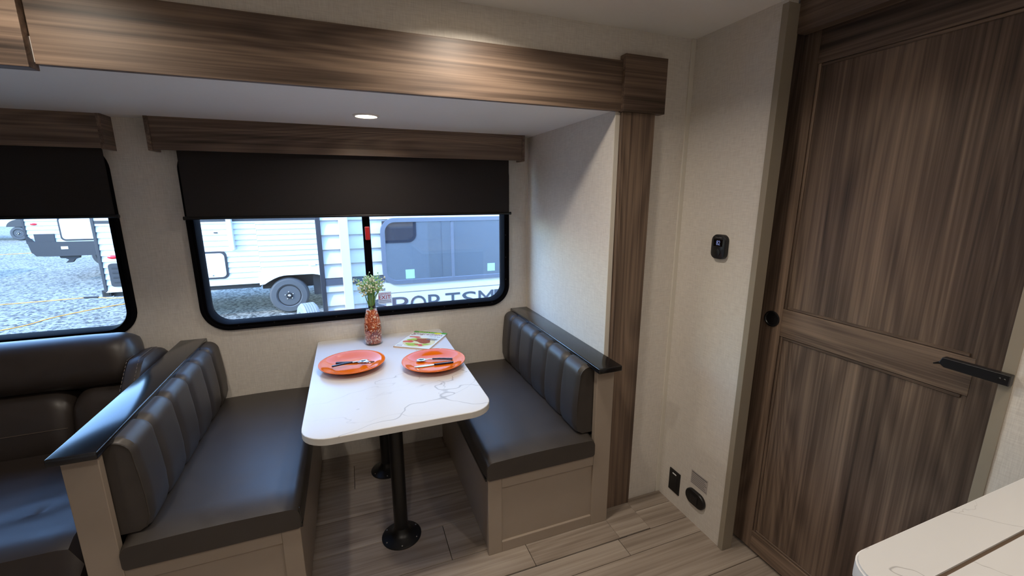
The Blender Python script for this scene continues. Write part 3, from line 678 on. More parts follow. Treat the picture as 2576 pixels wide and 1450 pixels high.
mobj('barcode_panel', B(0.006, 0.046, 0.006, 0.030, ZC, ZC+0.0002), M_WHITE)
for k in range(9): mobj('barcode_line', B(0.010+k*0.0036, 0.0116+k*0.0036, 0.010, 0.026, ZC+0.0002, ZC+0.0003), M_BLACK)
for k in range(4): mobj('print_line', B(0.125, 0.19-0.008*(k % 2), 0.150-k*0.008, 0.1535-k*0.008, ZC+0.0006, ZC+0.0007), M_GREYINK)

# ---------------------------------------------------------------- sofa
sf = thing('sofa', 'dark brown leather sofa with padded headrest under the window', 'sofa', (-1.8, 1.95, 0))
SX0, SX1 = -2.72, -0.846
def pillow_roll(x0, x1, cy, cz, ry, rz, tilt=0.0, wr=1.0, nx=46, nt=28, power=2.6):
    rings = []
    for i in range(nx+1):
        f = i/nx; x = x0+(x1-x0)*f
        d = min(x-x0, x1-x); e = min(1.0, d/0.09); sc = (1-(1-e)**2.6)**(1/2.6) if e < 1 else 1.0; sc = max(sc, 0.03)
        ring = []
        for k in range(nt):
            a = 2*math.pi*k/nt; c, s = math.cos(a), math.sin(a)
            u = math.copysign(abs(c)**(2/power), c)*ry*(0.35+0.65*sc); v = math.copysign(abs(s)**(2/power), s)*rz*(0.25+0.75*sc)
            w = wr*0.006*max(0, 1-d/0.16)*noise.noise((x*14, a*3.2, 0.3)) + wr*0.0025*noise.noise((x*5, a*1.5, 4.0))
            u *= 1+w*8; v *= 1+w*8
            y, z = u*math.cos(tilt)-v*math.sin(tilt), u*math.sin(tilt)+v*math.cos(tilt)
            ring.append((x, cy+y, cz+z))
        rings.append(ring)
    return loft(bmesh.new(), rings)
for a, c in ((-1.80, SX1), (-2.72, -1.804)):
    obj('headrest_roll', pillow_roll(a, c-0.061, 2.268, 0.800, 0.100, 0.112, tilt=-0.25), M_SOFA, sf, smooth=True)
    w = c-a; xm = c-0.285
    for u0, u1 in ((a, xm), (xm, c)):
        obj('back_cushion', pillow_roll(u0-0.006, u1+0.006, 2.225, 0.545, 0.10, 0.158, tilt=-0.16, wr=1.3), M_SOFA, sf, smooth=True)
    obj('back_seam', tube(bmesh.new(), [(a+0.03, 2.126, 0.562), (a+w*0.4, 2.122, 0.566), (c-0.29, 2.126, 0.568)], 0.0009, 5), M_STITCH, sf)
    # seat with a pillowed top
    bm = bmesh.new(); rings = []; nx, ny = 34, 22
    for i in range(nx+1):
        f = i/nx; x = a+w*f; d = min(x-a, c-x); ex = max(0.02, (1-(1-min(1, d/0.05))**2.5))**(1/2.5)
        ring = []
        for j in range(ny+1):
            g_ = j/ny; y = 1.478+(2.20-1.478)*g_
            fr = min(1, (y-1.478)/0.10); rz_ = (1-(1-fr)**2.4)**(1/2.4) if fr < 1 else 1
            z = 0.36+0.105*max(0.05, rz_)*ex + 0.010*math.sin(math.pi*g_) 
            wr = 0.010*noise.noise((x*3.5+1, y*9, 1.2))*math.sin(math.pi*g_)
            crease = -0.014*math.exp(-((y-1.72-0.25*(x+1.0))/0.018)**2)*max(0, 1-abs(x+1.02)/0.32)
            ring.append((x, y, z+wr+crease))
        ring += [(x, 2.20, 0.30), (x, 1.478, 0.30)]
        rings.append(ring)
    obj('seat_cushion', loft(bm, rings), M_SOFA, sf, smooth='auto')
    bm = B(a+0.004, c-0.004, 1.468, 1.52, 0.045, 0.345, bev=0.018, seg=4); obj('footrest_panel', bm, M_SOFA, sf, smooth='auto')
    obj('front_welt', tube(bmesh.new(), [(a+0.01, 1.466, 0.335), (c-0.01, 1.466, 0.335)], 0.0025, 6), M_STITCH, sf)
obj('base', B(SX0, SX1, 1.54, 2.30, 0.0, 0.31), M_SOFA, sf)
obj('back_shell', B(SX0, SX1+0.01, 2.30, 2.435, 0.05, 0.74, bev=0.03, seg=3), M_SOFA, sf, smooth='auto')
# end arm: low front rest and tall padded wing at the back
bm = bmesh.new(); rings = []
for i in range(15):
    f = i/14; y = 1.98+0.42*f
    zt = 0.60 + (0.825-0.60)*max(0, min(1, (y-1.95)/0.20))**0.8 - (0.05*((y-2.28)/0.12)**2 if y > 2.28 else 0) 
    ring = []
    xc, hw, hz = -0.8835, 0.052, 0.0
    for k in range(20):
        a = 2*math.pi*k/20; c, s = math.cos(a), math.sin(a)
        ring.append((xc+hw*math.copysign(abs(c)**0.6, c), y, (zt+0.06)/2 + (zt-0.06)/2*math.copysign(abs(s)**0.35, s)))
    rings.append(ring)
arm = obj('arm', loft(bm, rings), M_SOFA, sf, smooth='auto')
for dx in (-0.030, 0.012):
    pts = [(-0.8835+dx, y, 0.60+(0.825-0.60)*max(0, min(1, (y-1.95)/0.20))**0.8-(0.05*((y-2.28)/0.12)**2 if y > 2.28 else 0)-abs(dx)**2*6+0.0005) for y in (2.05, 2.10, 2.15, 2.2, 2.25, 2.30, 2.34)]
    for p, q in zip(pts[:-1], pts[1:]):
        for k in range(4):
            a_, b_ = Vector(p).lerp(Vector(q), k/4), Vector(p).lerp(Vector(q), k/4+0.16); obj('stitch', tube(bmesh.new(), [a_, b_], 0.0011, 4), M_STITCH, arm)

# ---------------------------------------------------------------- sliding door
DX = 1.512
dr = thing('door_1', 'dark walnut sliding panel door with flush round pull', 'door', (DX+0.015, 0.85, 0.008), kind='structure')
DZ0, DZ1, DY0, DY1 = 0.012, 2.07, 0.36, 1.24
obj('core', B(DX+0.008, DX+0.032, DY0, DY1, DZ0, DZ1), M_WZ, dr)
obj('stile', B(DX, DX+0.009, 1.094, DY1, DZ0, DZ1, bev=0.0015), M_WZ, dr); obj('stile', B(DX, DX+0.009, DY0, 0.552, DZ0, DZ1, bev=0.0015), M_WZ, dr)
for z0, z1, nm in ((1.930, DZ1, 'top_rail'), (0.972, 1.078, 'mid_rail'), (DZ0, 0.100, 'bottom_rail')):
    obj(nm, B(DX, DX+0.009, 0.552, 1.094, z0, z1, bev=0.0015), M_WY, dr)
for z0, z1 in ((1.078, 1.930), (0.100, 0.972)):
    obj('panel', B(DX+0.006, DX+0.0085, 0.552, 1.094, z0, z1), M_WZ, dr)
    for y in (1.082,): obj('panel_bead', B(DX+0.002, DX+0.0065, y, y+0.009, z0, z1, bev=0.0015, seg=1), M_WZ, dr)
    for z in (z0+0.002, z1-0.011): obj('panel_bead', B(DX+0.002, DX+0.0065, 0.566, 1.080, z, z+0.009, bev=0.0015, seg=1), M_WY, dr)
obj('pull_cup', lathe(bmesh.new(), [(0.031, DX-0.0005), (0.031, DX-0.0035), (0.027, DX-0.0045), (0.0255, DX-0.003), (0.0245, DX-0.0005), (0.001, DX-0.0004)], 36, (0, 1.132, 1.030), 'x', cap=False), M_BLACK, dr, smooth='auto', label='black flush pull cup')
lb = thing('door_latch', 'black travel latch bar fixed beside the sliding door', 'latch', (XR-0.006, 0.47, 1.083))
bm = bmesh.new(); prism(bm, [(0.443, 1.070), (0.560, 1.072), (0.572, 1.081), (0.566, 1.098), (0.443, 1.097)], XR-0.022, XR-0.0035, 'x'); obj('bar', bm, M_BLACK, lb, bevel=0.002)
bm = bmesh.new(); prism(bm, [(0.566, 1.078), (0.584, 1.072), (0.585, 1.075), (0.568, 1.086)], XR-0.014, XR-0.006, 'x'); obj('tip', bm, M_BLACK, lb)
for y in (0.452, 0.460): obj('screw', lathe(bmesh.new(), [(0.003, XR-0.0222), (0.0015, XR-0.0235)], 8, (0, y, 1.084), 'x'), M_BLKMET, lb)

# ---------------------------------------------------------------- items on the partition
th = thing('thermostat', 'black rounded thermostat with a small display on the partition', 'thermostat', (XR, 1.308, 1.244))
def rr3(ins, x, r): return [(x, y, z) for y, z in rrect(1.271+ins, 1.345-ins, 1.246+ins, 1.345-ins, r, 8)]
obj('back_plate', loft(bmesh.new(), [rr3(0.001, XR+0.0005, .024), rr3(0.001, XR-0.004, .024)]), M_RING, th, smooth='auto')
obj('housing', loft(bmesh.new(), [rr3(0, XR-0.004, .025), rr3(0, XR-0.016, .025), rr3(0.002, XR-0.020, .023), rr3(0.006, XR-0.022, .019)]), M_BLACK, th, smooth='auto')
obj('display', B(XR-0.0226, XR-0.0215, 1.286, 1.330, 1.298, 1.326), M_SCREEN, th)
bm = text_bm('82', 0.02, 0, 0, 0.018, 0.018, 0.0004); bm.transform(Matrix.Translation((XR-0.0229, 1.316, 1.303)) @ FACE_X); obj('digits', bm, M_DIGIT, th)
bm = text_bm('Coleman-Mach', 0.01, 0, 0, 0.032, 0.005, 0.0004); bm.transform(Matrix.Translation((XR-0.0222, 1.325, 1.331)) @ FACE_X); obj('lettering', bm, M_GREYINK, th)
obj('dial', lathe(bmesh.new(), [(0.015, XR-0.0205), (0.015, XR-0.0245), (0.012, XR-0.0255), (0.001, XR-0.0252)], 28, (0, 1.308, 1.273), 'x'), M_BLKMET, th, smooth='auto')
ou = thing('wall_plate', 'flat black outlet plate low on the partition', 'wall plate', (XR, 1.443, 0.066))
obj('plate', B(XR-0.005, XR+0.0005, 1.408, 1.479, 0.066, 0.181, bev=0.0015), M_BLKMET, ou)
obj('slot', B(XR-0.0062, XR-0.004, 1.432, 1.457, 0.160, 0.166, bev=0.0008, seg=1), M_WHITE, ou, label='white slot')
obj('cover', B(XR-0.0065, XR-0.004, 1.425, 1.463, 0.085, 0.15, bev=0.001, seg=1), M_BLKMET, ou)
st = thing('warning_sticker', 'grey printed notice sticker above the oval outlet', 'sticker', (XR, 1.297, 0.19))
obj('sheet', B(XR-0.0012, XR+0.0005, 1.248, 1.345, 0.189, 0.258), M_STKR, st)
for k in range(7): obj('print_line', B(XR-0.0016, XR-0.001, 1.252+0.006*(k % 3), 1.341, 0.194+k*0.0088, 0.1965+k*0.0088+(0.003 if k == 6 else 0)), M_GREYINK, st)
ov = thing('oval_outlet', 'black oval outlet cover low on the partition', 'outlet', (XR, 1.303, 0.09))
def stad(ins, x):
    pts = []
    for cy, a0 in ((1.283, 90), (1.324, 270)):
        for i in range(13):
            a = math.radians(a0+180*i/12); s_ = -1 if cy < 1.3 else 1
            pts.append((x, cy + (0.036-ins)*math.cos(a), 0.131+(0.036-ins)*math.sin(a)))
    return pts
obj('housing', loft(bmesh.new(), [stad(0, XR+0.0005), stad(0, XR-0.010), stad(0.003, XR-0.014), stad(0.010, XR-0.015)]), M_BLKMET, ov, smooth='auto')
obj('flap', B(XR-0.018, XR-0.013, 1.282, 1.325, 0.110, 0.150, bev=0.003), M_BLACK, ov)

M_GROOVE = plain('brown_groove', srgb(92, 74, 58), 0.6)
# ---------------------------------------------------------------- kitchen counter
CZ = 0.915
kc = thing('kitchen_cabinet', 'white kitchen base cabinet under the marble counter', 'cabinet', (1.07, -0.2, 0))
obj('body', B(0.76, XR-0.004, YB+0.01, 0.330, 0.0, CZ-0.034), M_GREIGE, kc)
obj('end_panel', B(0.77, 1.39, 0.330, 0.336, 0.02, CZ-0.04, bev=0.001), M_GREIGE, kc)
ct = thing('counter_top', 'marble-look counter top with a rounded corner and an inset cover', 'counter top', (1.07, -0.2, CZ-0.034))
CX0, CY1 = 0.716, 0.362
def cpoly(ins):
    r = 0.055; pts = []
    for cx, cy, a0, rr in ((XR-0.0005+ins, CY1, None, 0), (CX0+r, CY1-r, 90, r-ins), (CX0, YB+0.002, None, 0), (XR-0.0005+ins, YB+0.002, None, 0)):
        if a0 is None: pts.append((cx if cx > 1 else cx+ins, cy-ins if cy > 0 else cy))
        else:
            for i in range(9):
                a = math.radians(a0+90*i/8); pts.append((cx+rr*math.cos(a), cy+rr*math.sin(a)))
    return pts
cp = lambda ins: [(min(x, XR-0.0005), y) for x, y in cpoly(ins)]
obj('edge_band', loft(bmesh.new(), [P3(cp(0.001), CZ-0.034), P3(cp(0), CZ-0.033), P3(cp(0), CZ-0.004)]), M_CNTEDGE, ct, smooth='auto')
# top sheet with an opening for the cover
HX0, HX1, HY0, HY1 = 0.80, 1.34, -0.17, 0.286
bm = bmesh.new(); eds = []
for lp in (cp(0.003), [(HX0, HY0), (HX1, HY0), (HX1, HY1), (HX0, HY1)]):
    v = [bm.verts.new((x, y, CZ)) for x, y in lp]; eds += [bm.edges.new((v[i], v[(i+1) % len(v)])) for i in range(len(v))]
res = bmesh.ops.triangle_fill(bm, edges=eds, use_beauty=True); fcs = [g for g in res['geom'] if isinstance(g, bmesh.types.BMFace)]
e_ = bmesh.ops.extrude_face_region(bm, geom=fcs); bmesh.ops.translate(bm, vec=(0, 0, -0.004), verts=[g for g in e_['geom'] if isinstance(g, bmesh.types.BMVert)])
obj('surface', bm, M_CNT, ct)
obj('recess', B(HX0-0.002, HX1+0.002, HY0-0.002, HY1+0.002, CZ-0.030, CZ-0.0037), M_GROOVE, ct)
sc = thing('sink_cover', 'marble-look sink cover set flush into the counter', 'sink cover', (1.07, 0.06, CZ-0.0037))
obj('board', B(HX0+0.005, HX1-0.005, HY0+0.005, HY1-0.006, CZ-0.0037, CZ-0.0005, bev=0.0008), M_CNT, sc)

# ================================================================ outside
struct('ground', B(-70, 70, -40, 90, G-0.2, G), M_GRAVEL, 'pale gravel lot outside the windows', 'ground')

def siding(x0, x1, y, z0, z1, pitch=0.10, depth=0.024, thick=0.02):
    """corrugated sheet facing -Y"""
    prof = []; z = z0
    while z < z1-1e-6:
        for f, d in ((0.0, 0), (0.25, 0.15), (0.55, 0.55), (0.78, 0.95), (0.90, 1.0), (0.97, 0.9)):
            zz = z+f*pitch
            if zz < z1: prof.append((y+d*depth, zz))
        z += pitch
    prof.append((y, z1)); prof += [(y+thick+depth, z1), (y+thick+depth, z0)]
    return loft(bmesh.new(), [[(x0, a, b_) for a, b_ in prof], [(x1, a, b_) for a, b_ in prof]])
def wheel(t, x, y, z, r, w, rim=True, axis='y'):
    pr = [(r*0.60, y+w*0.08), (r*0.66, y), (r*0.90, y+w*0.02), (r*0.97, y+w*0.12), (r, y+w*0.25), (r, y+w*0.75), (r*0.97, y+w*0.88), (r*0.90, y+w*0.98), (r*0.66, y+w), (r*0.6, y+w*0.92)]
    ty = obj('tyre', lathe(bmesh.new(), pr, 48, (x, 0, z), 'y'), M_TIRE, t, smooth='auto')
    if rim:
        rm = obj('rim', lathe(bmesh.new(), [(r*0.60, y+w*0.06), (r*0.56, y+w*0.06), (r*0.52, y+w*0.22), (r*0.36, y+w*0.26), (r*0.30, y+w*0.14), (r*0.16, y+w*0.12), (r*0.15, y-w*0.02), (0.001, y-w*0.06)], 40, (x, 0, z), 'y', cap=False), M_RIM, t, smooth='auto')
        obj('hub_cap', lathe(bmesh.new(), [(r*0.085, y-w*0.03), (r*0.08, y-w*0.10), (0.001, y-w*0.13)], 16, (x, 0, z), 'y', cap=False), M_STEEL, rm, smooth=True)
        for k in range(5):
            a = 2*math.pi*k/5+0.4; obj('lug_nut', lathe(bmesh.new(), [(r*0.035, y+w*0.14), (r*0.03, y+w*0.02), (0.001, y)], 8, (x+r*0.21*math.cos(a), 0, z+r*0.21*math.sin(a)), 'y'), M_SCREW, rm)
        for k in range(10):
            a = 2*math.pi*k/10; obj('vent_hole', lathe(bmesh.new(), [(r*0.045, y+w*0.245), (0.001, y+w*0.240)], 10, (x+r*0.44*math.cos(a), 0, z+r*0.44*math.sin(a)), 'y', cap=False), M_CHAR, rm)

# trailer with the wheel
YA = 9.05
ta = thing('travel_trailer', 'white corrugated travel trailer with a dark wheel seen through the dinette window', 'trailer', (-1.5, 10.2, G))
AX0, AX1 = -3.93, 3.6
# side sheet cut round the wheel arch: left part, part over the arch, right part
obj('siding', siding(AX0, -1.60, YA, -0.10, 1.02), M_SIDE, ta, smooth='auto'); obj('siding', siding(-1.60, -0.35, YA, 0.08, 1.02), M_SIDE, ta, smooth='auto'); obj('siding', siding(-0.35, AX1, YA, -0.10, 1.02), M_SIDE, ta, smooth='auto')
obj('siding', siding(AX0, AX1, YA, 1.10, 2.35), M_SIDE, ta, smooth='auto')
obj('stripe', B(AX0, AX1, YA-0.004, YA+0.03, 1.035, 1.085), M_SIDEBLK, ta); obj('stripe', B(AX0, AX1, YA+0.002, YA+0.03, 1.02, 1.10), M_SIDE, ta)
obj('body', B(AX0+0.01, AX1, YA+0.06, YA+2.45, 0.06, 2.38), M_SIDE, ta)
obj('floor_frame', B(AX0+0.05, -1.66, YA+0.10, YA+2.3, -0.22, 0.06), M_CHAR, ta); obj('floor_frame', B(-0.3, AX1, YA+0.10, YA+2.3, -0.22, 0.06), M_CHAR, ta); obj('wheel_well', B(-1.66, -0.3, YA+0.32, YA+2.3, -0.30, 0.10), M_CHAR, ta)
obj('roof', B(AX0-0.03, AX1+0.03, YA-0.03, YA+2.5, 2.36, 2.44, bev=0.02), M_SIDE, ta)
obj('corner_trim', B(AX0-0.02, AX0+0.025, YA-0.012, YA+0.03, -0.12, 2.36, bev=0.006), M_SIDEBLK, ta)
obj('lower_trim', B(AX0, -1.60, YA-0.012, YA+0.03, -0.125, -0.095, bev=0.004), M_SIDE, ta); obj('lower_trim', B(-0.35, AX1, YA-0.012, YA+0.03, -0.125, -0.095, bev=0.004), M_SIDE, ta)
arch = []; arch2 = []
for i in range(17):
    f = i/16; xx = -1.64+1.34*f
    zz = -0.13 + 0.205*min(1, math.sin(math.pi*min(f, 1-f)*1.45) if min(f, 1-f) < 0.345 else 1)
    arch.append((xx, zz)); arch2.append((xx, zz-0.075 if 0.06 < f < 0.94 else zz-0.03))
bm = bmesh.new(); prism(bm, [(-1.64, 0.095), (-0.30, 0.095)] + arch2[::-1], YA-0.035, YA+0.04, 'y'); obj('fender_skirt', bm, M_SIDE, ta)
wheel(ta, -1.168, YA-0.02, -0.402, 0.345, 0.20)
obj('axle_hanger', B(-0.74, -0.56, YA+0.15, YA+0.22, -0.45, 0.0), M_CHAR, ta)
h = obj('cargo_hatch', loft(bmesh.new(), [[(x, YA-0.008, z) for x, z in rrect(-2.95, -2.115, 0.0, 0.505, 0.09)], [(x, YA+0.03, z) for x, z in rrect(-2.95, -2.115, 0.0, 0.505, 0.09)]]), M_SIDEBLK, ta)
obj('hatch_leaf', loft(bmesh.new(), [[(x, YA-0.022, z) for x, z in rrect(-2.915, -2.15, 0.035, 0.470, 0.07)], [(x, YA, z) for x, z in rrect(-2.915, -2.15, 0.035, 0.470, 0.07)]]), M_SIDE, h)
obj('hatch_lock', lathe(bmesh.new(), [(0.014, YA-0.02), (0.012, YA-0.034), (0.001, YA-0.036)], 12, (-2.36, 0, 0.075), 'y'), M_SCREW, h)
obj('awning_arm', B(-2.035, -1.955, YA-0.10, YA, 0.53, 2.30, bev=0.006), M_SIDE, ta)
obj('marker_lamp', B(-2.26, -2.20, YA-0.02, YA, 0.83, 0.85, bev=0.004), M_SIDEBLK, ta)
obj('reflector', B(-0.78, -0.66, YA-0.012, YA, 0.16, 0.20, bev=0.004), M_WHITE, ta)
bm = loft(bmesh.new(), [[(-3.745+0.075*k*math.cos(2*math.pi*i/24), YA-y_, 0.478+0.030*k*math.sin(2*math.pi*i/24)) for i in range(24)] for k, y_ in ((1, 0), (1, 0.015), (0.6, 0.03), (0.05, 0.035))]); obj('side_lamp', bm, M_TAIL, ta, smooth='auto')
vt = obj('vent_cover', loft(bmesh.new(), [[(x, YA-0.018, z) for x, z in rrect(-3.835, -3.45, -0.03, 0.368, 0.05)], [(x, YA+0.03, z) for x, z in rrect(-3.835, -3.45, -0.03, 0.368, 0.05)]]), M_SIDEBLK, ta)
for k in range(4): obj('vent_slat', B(-3.79, -3.49, YA-0.028, YA-0.015, 0.04+0.08*k, 0.075+0.08*k, bev=0.004), M_CHAR, vt)
bp_ = obj('bumper', B(-4.00, -3.88, YA+0.02, YA+2.3, -0.20, -0.085, bev=0.004), M_CHAR, ta); obj('bumper_end', B(-3.975, -3.90, YA+0.012, YA+0.022, -0.175, -0.11), M_BLACK, bp_)
obj('frame_rail', B(-3.9, -3.2, YA+0.12, YA+0.22, -0.17, -0.06), M_CHAR, ta)
sp = thing('spare_tyre', 'loose grey tyre standing on the gravel in front of the trailer wheel', 'tyre', (-0.665, 6.95, G), math.radians(-72))
bm = bmesh.new(); r, w = 0.325, 0.24
pr = [(r*0.55, -w*0.44), (r*0.62, -w*0.5), (r*0.90, -w*0.47), (r, -w*0.32)]
for k in range(5):
    c0 = -w*0.30+k*w*0.145; pr += [(r, c0), (r*0.975, c0+0.002), (r*0.975, c0+0.006), (r, c0+0.008)]
pr += [(r, w*0.34), (r*0.90, w*0.47), (r*0.62, w*0.5), (r*0.55, w*0.44)]
lathe(bm, pr, 40, (0, 0, r), 'y', cap=False); bm.transform(sp.matrix_basis); obj('tread', bm, plain('dusty_rubber', srgb(122, 124, 128), 0.8, var=0.15), sp, smooth='auto')
bm = lathe(bmesh.new(), [(r*0.55, w*0.44), (r*0.5, w*0.2), (0.001, w*0.18)], 32, (0, 0, r), 'y', cap=False); bm.transform(sp.matrix_basis); obj('wheel_disc', bm, M_RIM, sp, smooth='auto')

# nearer trailer with the big window and lettering
YN = 4.40
tn = thing('travel_trailer', 'white travel trailer with tinted window and large grey lettering close outside', 'trailer', (2.0, 5.6, G))
NX0, NX1 = -0.262, 5.2
obj('siding', siding(NX0, NX1, YN, -0.25, 2.30, 0.138, 0.022), M_SIDE, tn, smooth='auto')
obj('body', B(NX0+0.01, NX1, YN+0.035, YN+2.45, -0.25, 2.34), M_SIDE, tn)
obj('roof', B(NX0-0.03, NX1+0.03, YN-0.03, YN+2.5, 2.32, 2.40, bev=0.02), M_SIDE, tn)
obj('floor_frame', B(NX0+0.05, NX1, YN+0.10, YN+2.3, -0.42, -0.25), M_CHAR, tn)
wheel(tn, 3.6, YN+0.03, -0.40, 0.345, 0.2)
obj('corner_trim', B(NX0-0.028, NX0+0.014, YN-0.014, YN+0.04, -0.27, 2.32, bev=0.005), M_SIDEBLK, tn)
obj('awning_arm', B(-0.088, -0.006, YN-0.10, YN, 0.0, 2.28, bev=0.005), M_SIDE, tn)
for a, c in ((NX0+0.016, -0.088), (-0.006, 0.33)): obj('stripe', B(a, c, YN-0.006, YN+0.01, 0.646, 0.708), M_STRIPE, tn)
obj('smooth_panel', B(0.30, NX1, YN-0.010, YN+0.01, 0.20, 0.66), M_SIDE, tn); obj('panel_seam', B(0.30, NX1, YN-0.0125, YN-0.008, 0.522, 0.528), M_GREYINK, tn)
WN = (0.283, 2.30, 0.610, 1.280)
def nr(ins, y, r): return [(x, y, z) for x, z in rrect(WN[0]+ins, WN[1]-ins, WN[2]+ins, WN[3]-ins, r, 10)]
M_GWF = plain('grey_window_frame', srgb(96, 104, 118), 0.35)
wf = obj('window', loft(bmesh.new(), [nr(0, YN-0.002, .14), nr(0.003, YN-0.028, .137), nr(0.042, YN-0.030, .10), nr(0.046, YN-0.014, .095), nr(0.046, YN+0.01, .095), nr(0, YN+0.01, .14)], wrap=True, cap=False), M_GWF, tn, smooth='auto')
obj('pane', B(WN[0]+0.02, 0.985, YN-0.016, YN-0.012, WN[2]+0.03, WN[3]-0.03), M_MIRROR, wf); obj('pane', B(1.015, WN[1]-0.02, YN-0.016, YN-0.012, WN[2]+0.03, WN[3]-0.03), M_MIRROR, wf)
obj('pane_divider', B(0.984, 1.016, YN-0.024, YN-0.010, WN[2]+0.03, WN[3]-0.03, bev=0.002), M_GWF, wf)
obj('sticker', B(0.508, 0.597, YN-0.018, YN-0.0155, 0.664, 0.757), M_GREENST, wf); obj('sticker', B(1.380, 1.463, YN-0.018, YN-0.0155, 0.690, 0.774), M_GREENST, wf)
for k, ch in enumerate('SPORTSMEN'):
    x = 0.176+k*0.183; wd = 0.160 if ch != 'M' else 0.172
    bm = text_bm(ch, 0.2, 0, 0, wd, 0.165, 0.004); bm.transform(Matrix.Translation((x, YN-0.0125, 0.312)) @ FACE_Y); obj('lettering', bm, M_STRIPE, tn)

# trailer rear beyond
YC = 14.5
tc_ = thing('travel_trailer', 'white trailer rear with black bumper and large hatch farther across the lot', 'trailer', (-6.3, 15.5, G))
CX_0, CX_1 = -7.66, -5.2
obj('siding', siding(CX_0, CX_1, YC, 0.30, 2.4, 0.11, 0.024), M_SIDE, tc_, smooth='auto')
bm = bmesh.new(); prism(bm, [(YC+0.03, 0.30), (YC+6, 0.30), (YC+6, 2.45), (YC+0.03, 2.45)], CX_0+0.02, CX_1, 'x'); obj('body', bm, M_SIDE, tc_)
obj('corner_trim', B(CX_0-0.02, CX_0+0.03, YC-0.015, YC+0.05, 0.44, 2.4, bev=0.01), M_SIDEBLK, tc_)
bm = bmesh.new(); prism(bm, [(CX_0-0.005, 0.52), (CX_0+0.17, 0.31), (CX_0+0.17, 0.28), (CX_0-0.005, 0.28)], YC-0.02, YC-0.002, 'y'); obj('lower_corner', bm, M_CHAR, tc_)
obj('black_panel', B(-7.50, -7.10, YC-0.02, YC+0.01, 0.30, 0.525, bev=0.006), M_SIDEBLK, tc_)
bm = bmesh.new(); prism(bm, [(-7.64, 0.335), (-6.98, 0.315), (CX_1, 0.30), (CX_1, -0.055), (-7.30, -0.055), (-7.52, -0.04), (-7.56, 0.02), (-7.60, 0.06)], YC-0.05, YC+0.25, 'y'); obj('bumper', bm, M_SIDEBLK, tc_)
obj('number_plate', B(-7.00, -6.86, YC-0.058, YC-0.048, 0.125, 0.195), M_WHITE, tc_)
bm = loft(bmesh.new(), [[(-7.455+0.065*k*math.cos(2*math.pi*i/20), YC-y_, 0.776+0.028*k*math.sin(2*math.pi*i/20)) for i in range(20)] for k, y_ in ((1, 0), (1, 0.015), (0.6, 0.03), (0.05, 0.035))]); obj('tail_lamp', bm, M_TAIL, tc_, smooth='auto')
hh = obj('rear_hatch', loft(bmesh.new(), [[(x, YC-0.012, z) for x, z in rrect(-6.985, -6.05, 0.335, 0.965, 0.10)], [(x, YC+0.02, z) for x, z in rrect(-6.985, -6.05, 0.335, 0.965, 0.10)]]), M_SIDEBLK, tc_)
obj('hatch_leaf', loft(bmesh.new(), [[(x, YC-0.022, z) for x, z in rrect(-6.945, -6.09, 0.375, 0.925, 0.08)], [(x, YC, z) for x, z in rrect(-6.945, -6.09, 0.375, 0.925, 0.08)]]), M_SIDE, hh)
bm = bmesh.new(); prism(bm, [(-7.10, -0.05), (-6.68, -0.05), (-6.70, -0.12), (-6.80, -0.15), (-6.86, -0.23), (-7.00, -0.24), (-6.92, -0.16), (-6.98, -0.12), (-7.08, -0.11)], YC+0.0, YC+0.08, 'y'); obj('hitch_step', bm, M_CHAR, tc_)
wheel(tc_, -7.45, YC+3.0, -0.40, 0.345, 0.2, rim=False); wheel(tc_, -5.4, YC+3.0, -0.40, 0.345, 0.2, rim=False)
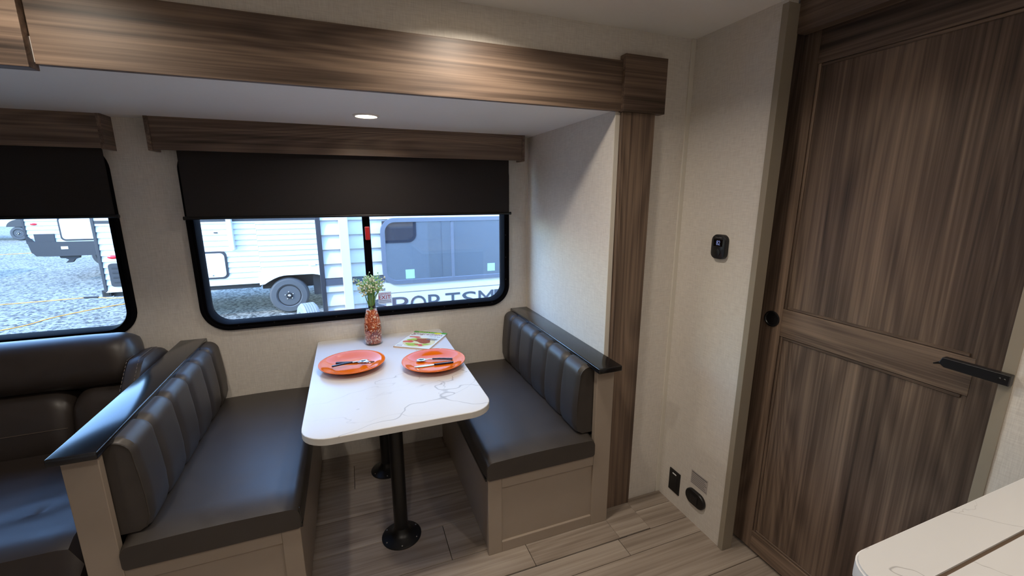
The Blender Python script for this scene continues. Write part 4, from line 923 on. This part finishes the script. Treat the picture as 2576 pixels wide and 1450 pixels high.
# far trailer
td = thing('travel_trailer', 'white trailer with a dark wheel arch in the far distance', 'trailer', (-17, 30, G))
obj('body', B(-21, -13.2, 29.0, 31.4, -0.06, 2.3, bev=0.05), M_SIDE, td)
bm = bmesh.new(); prism(bm, [(-15.95, -0.065)] + [(-15.25-0.70*math.cos(math.pi*i/14), -0.065+0.40*math.sin(math.pi*i/14)) for i in range(1, 14)] + [(-14.55, -0.065)], 28.97, 29.02, 'y'); obj('wheel_arch', bm, M_SIDEBLK, td)
wheel(td, -15.55, 28.98, -0.40, 0.345, 0.2); wheel(td, -14.85, 28.98, -0.40, 0.345, 0.2)
te = thing('travel_trailer', 'unseen white boxy trailer added left of the gravel lane to throw a shadow on it', 'trailer', (-13.5, 12.5, G))  # out-of-view body added only to cast shade on the gravel
obj('body', B(-14.8, -12.3, 9.0, 16.0, -0.15, 2.35, bev=0.06), M_SIDE, te); obj('floor_frame', B(-14.6, -12.5, 9.2, 15.8, -0.3, -0.15), M_CHAR, te)
for yy in (12.6, 13.4):
    for xx in (-14.6, -12.55):
        obj('tyre', lathe(bmesh.new(), [(0.2, xx), (0.345, xx+0.02), (0.345, xx+0.16), (0.2, xx+0.18)], 32, (0, yy, -0.405), 'x'), M_TIRE, te, smooth='auto')

def cord(name, pts, label):
    V = [Vector((x, y, G+0.008)) for x, y in pts]; out = []
    for i in range(len(V)-1):
        p0, p1, p2, p3 = V[max(i-1, 0)], V[i], V[i+1], V[min(i+2, len(V)-1)]
        for k in range(8):
            t_ = k/8; out.append(0.5*((2*p1)+(p2-p0)*t_+(2*p0-5*p1+4*p2-p3)*t_*t_+(3*p1-p0-3*p2+p3)*t_**3))
    out.append(V[-1]); return tag(obj(name, tube(bmesh.new(), out, 0.009, 6), M_CORD, smooth=True), label, 'cord')
c1 = cord('extension_cord', [(-9.5, 11.75), (-7.0, 11.87), (-6.2, 11.95), (-5.5, 12.02), (-4.75, 11.72), (-3.2, 11.9)], 'orange extension cord with a dark joint lying flat on the gravel')
obj('connector', tube(bmesh.new(), [(-5.62, 12.01, G+0.02), (-5.35, 11.97, G+0.02)], 0.02, 8), M_CHAR, c1)
cord('extension_cord', [(-7.4, 8.6), (-5.65, 9.52), (-5.25, 10.3), (-4.5, 11.06), (-3.4, 11.3)], 'orange extension cord running diagonally across the gravel towards the sofa window')
cord('extension_cord', [(-16.5, 22.2), (-13.4, 22.0), (-11.8, 22.4), (-10.5, 22.3)], 'thin pale extension cord far across the gravel by the trailer rear')
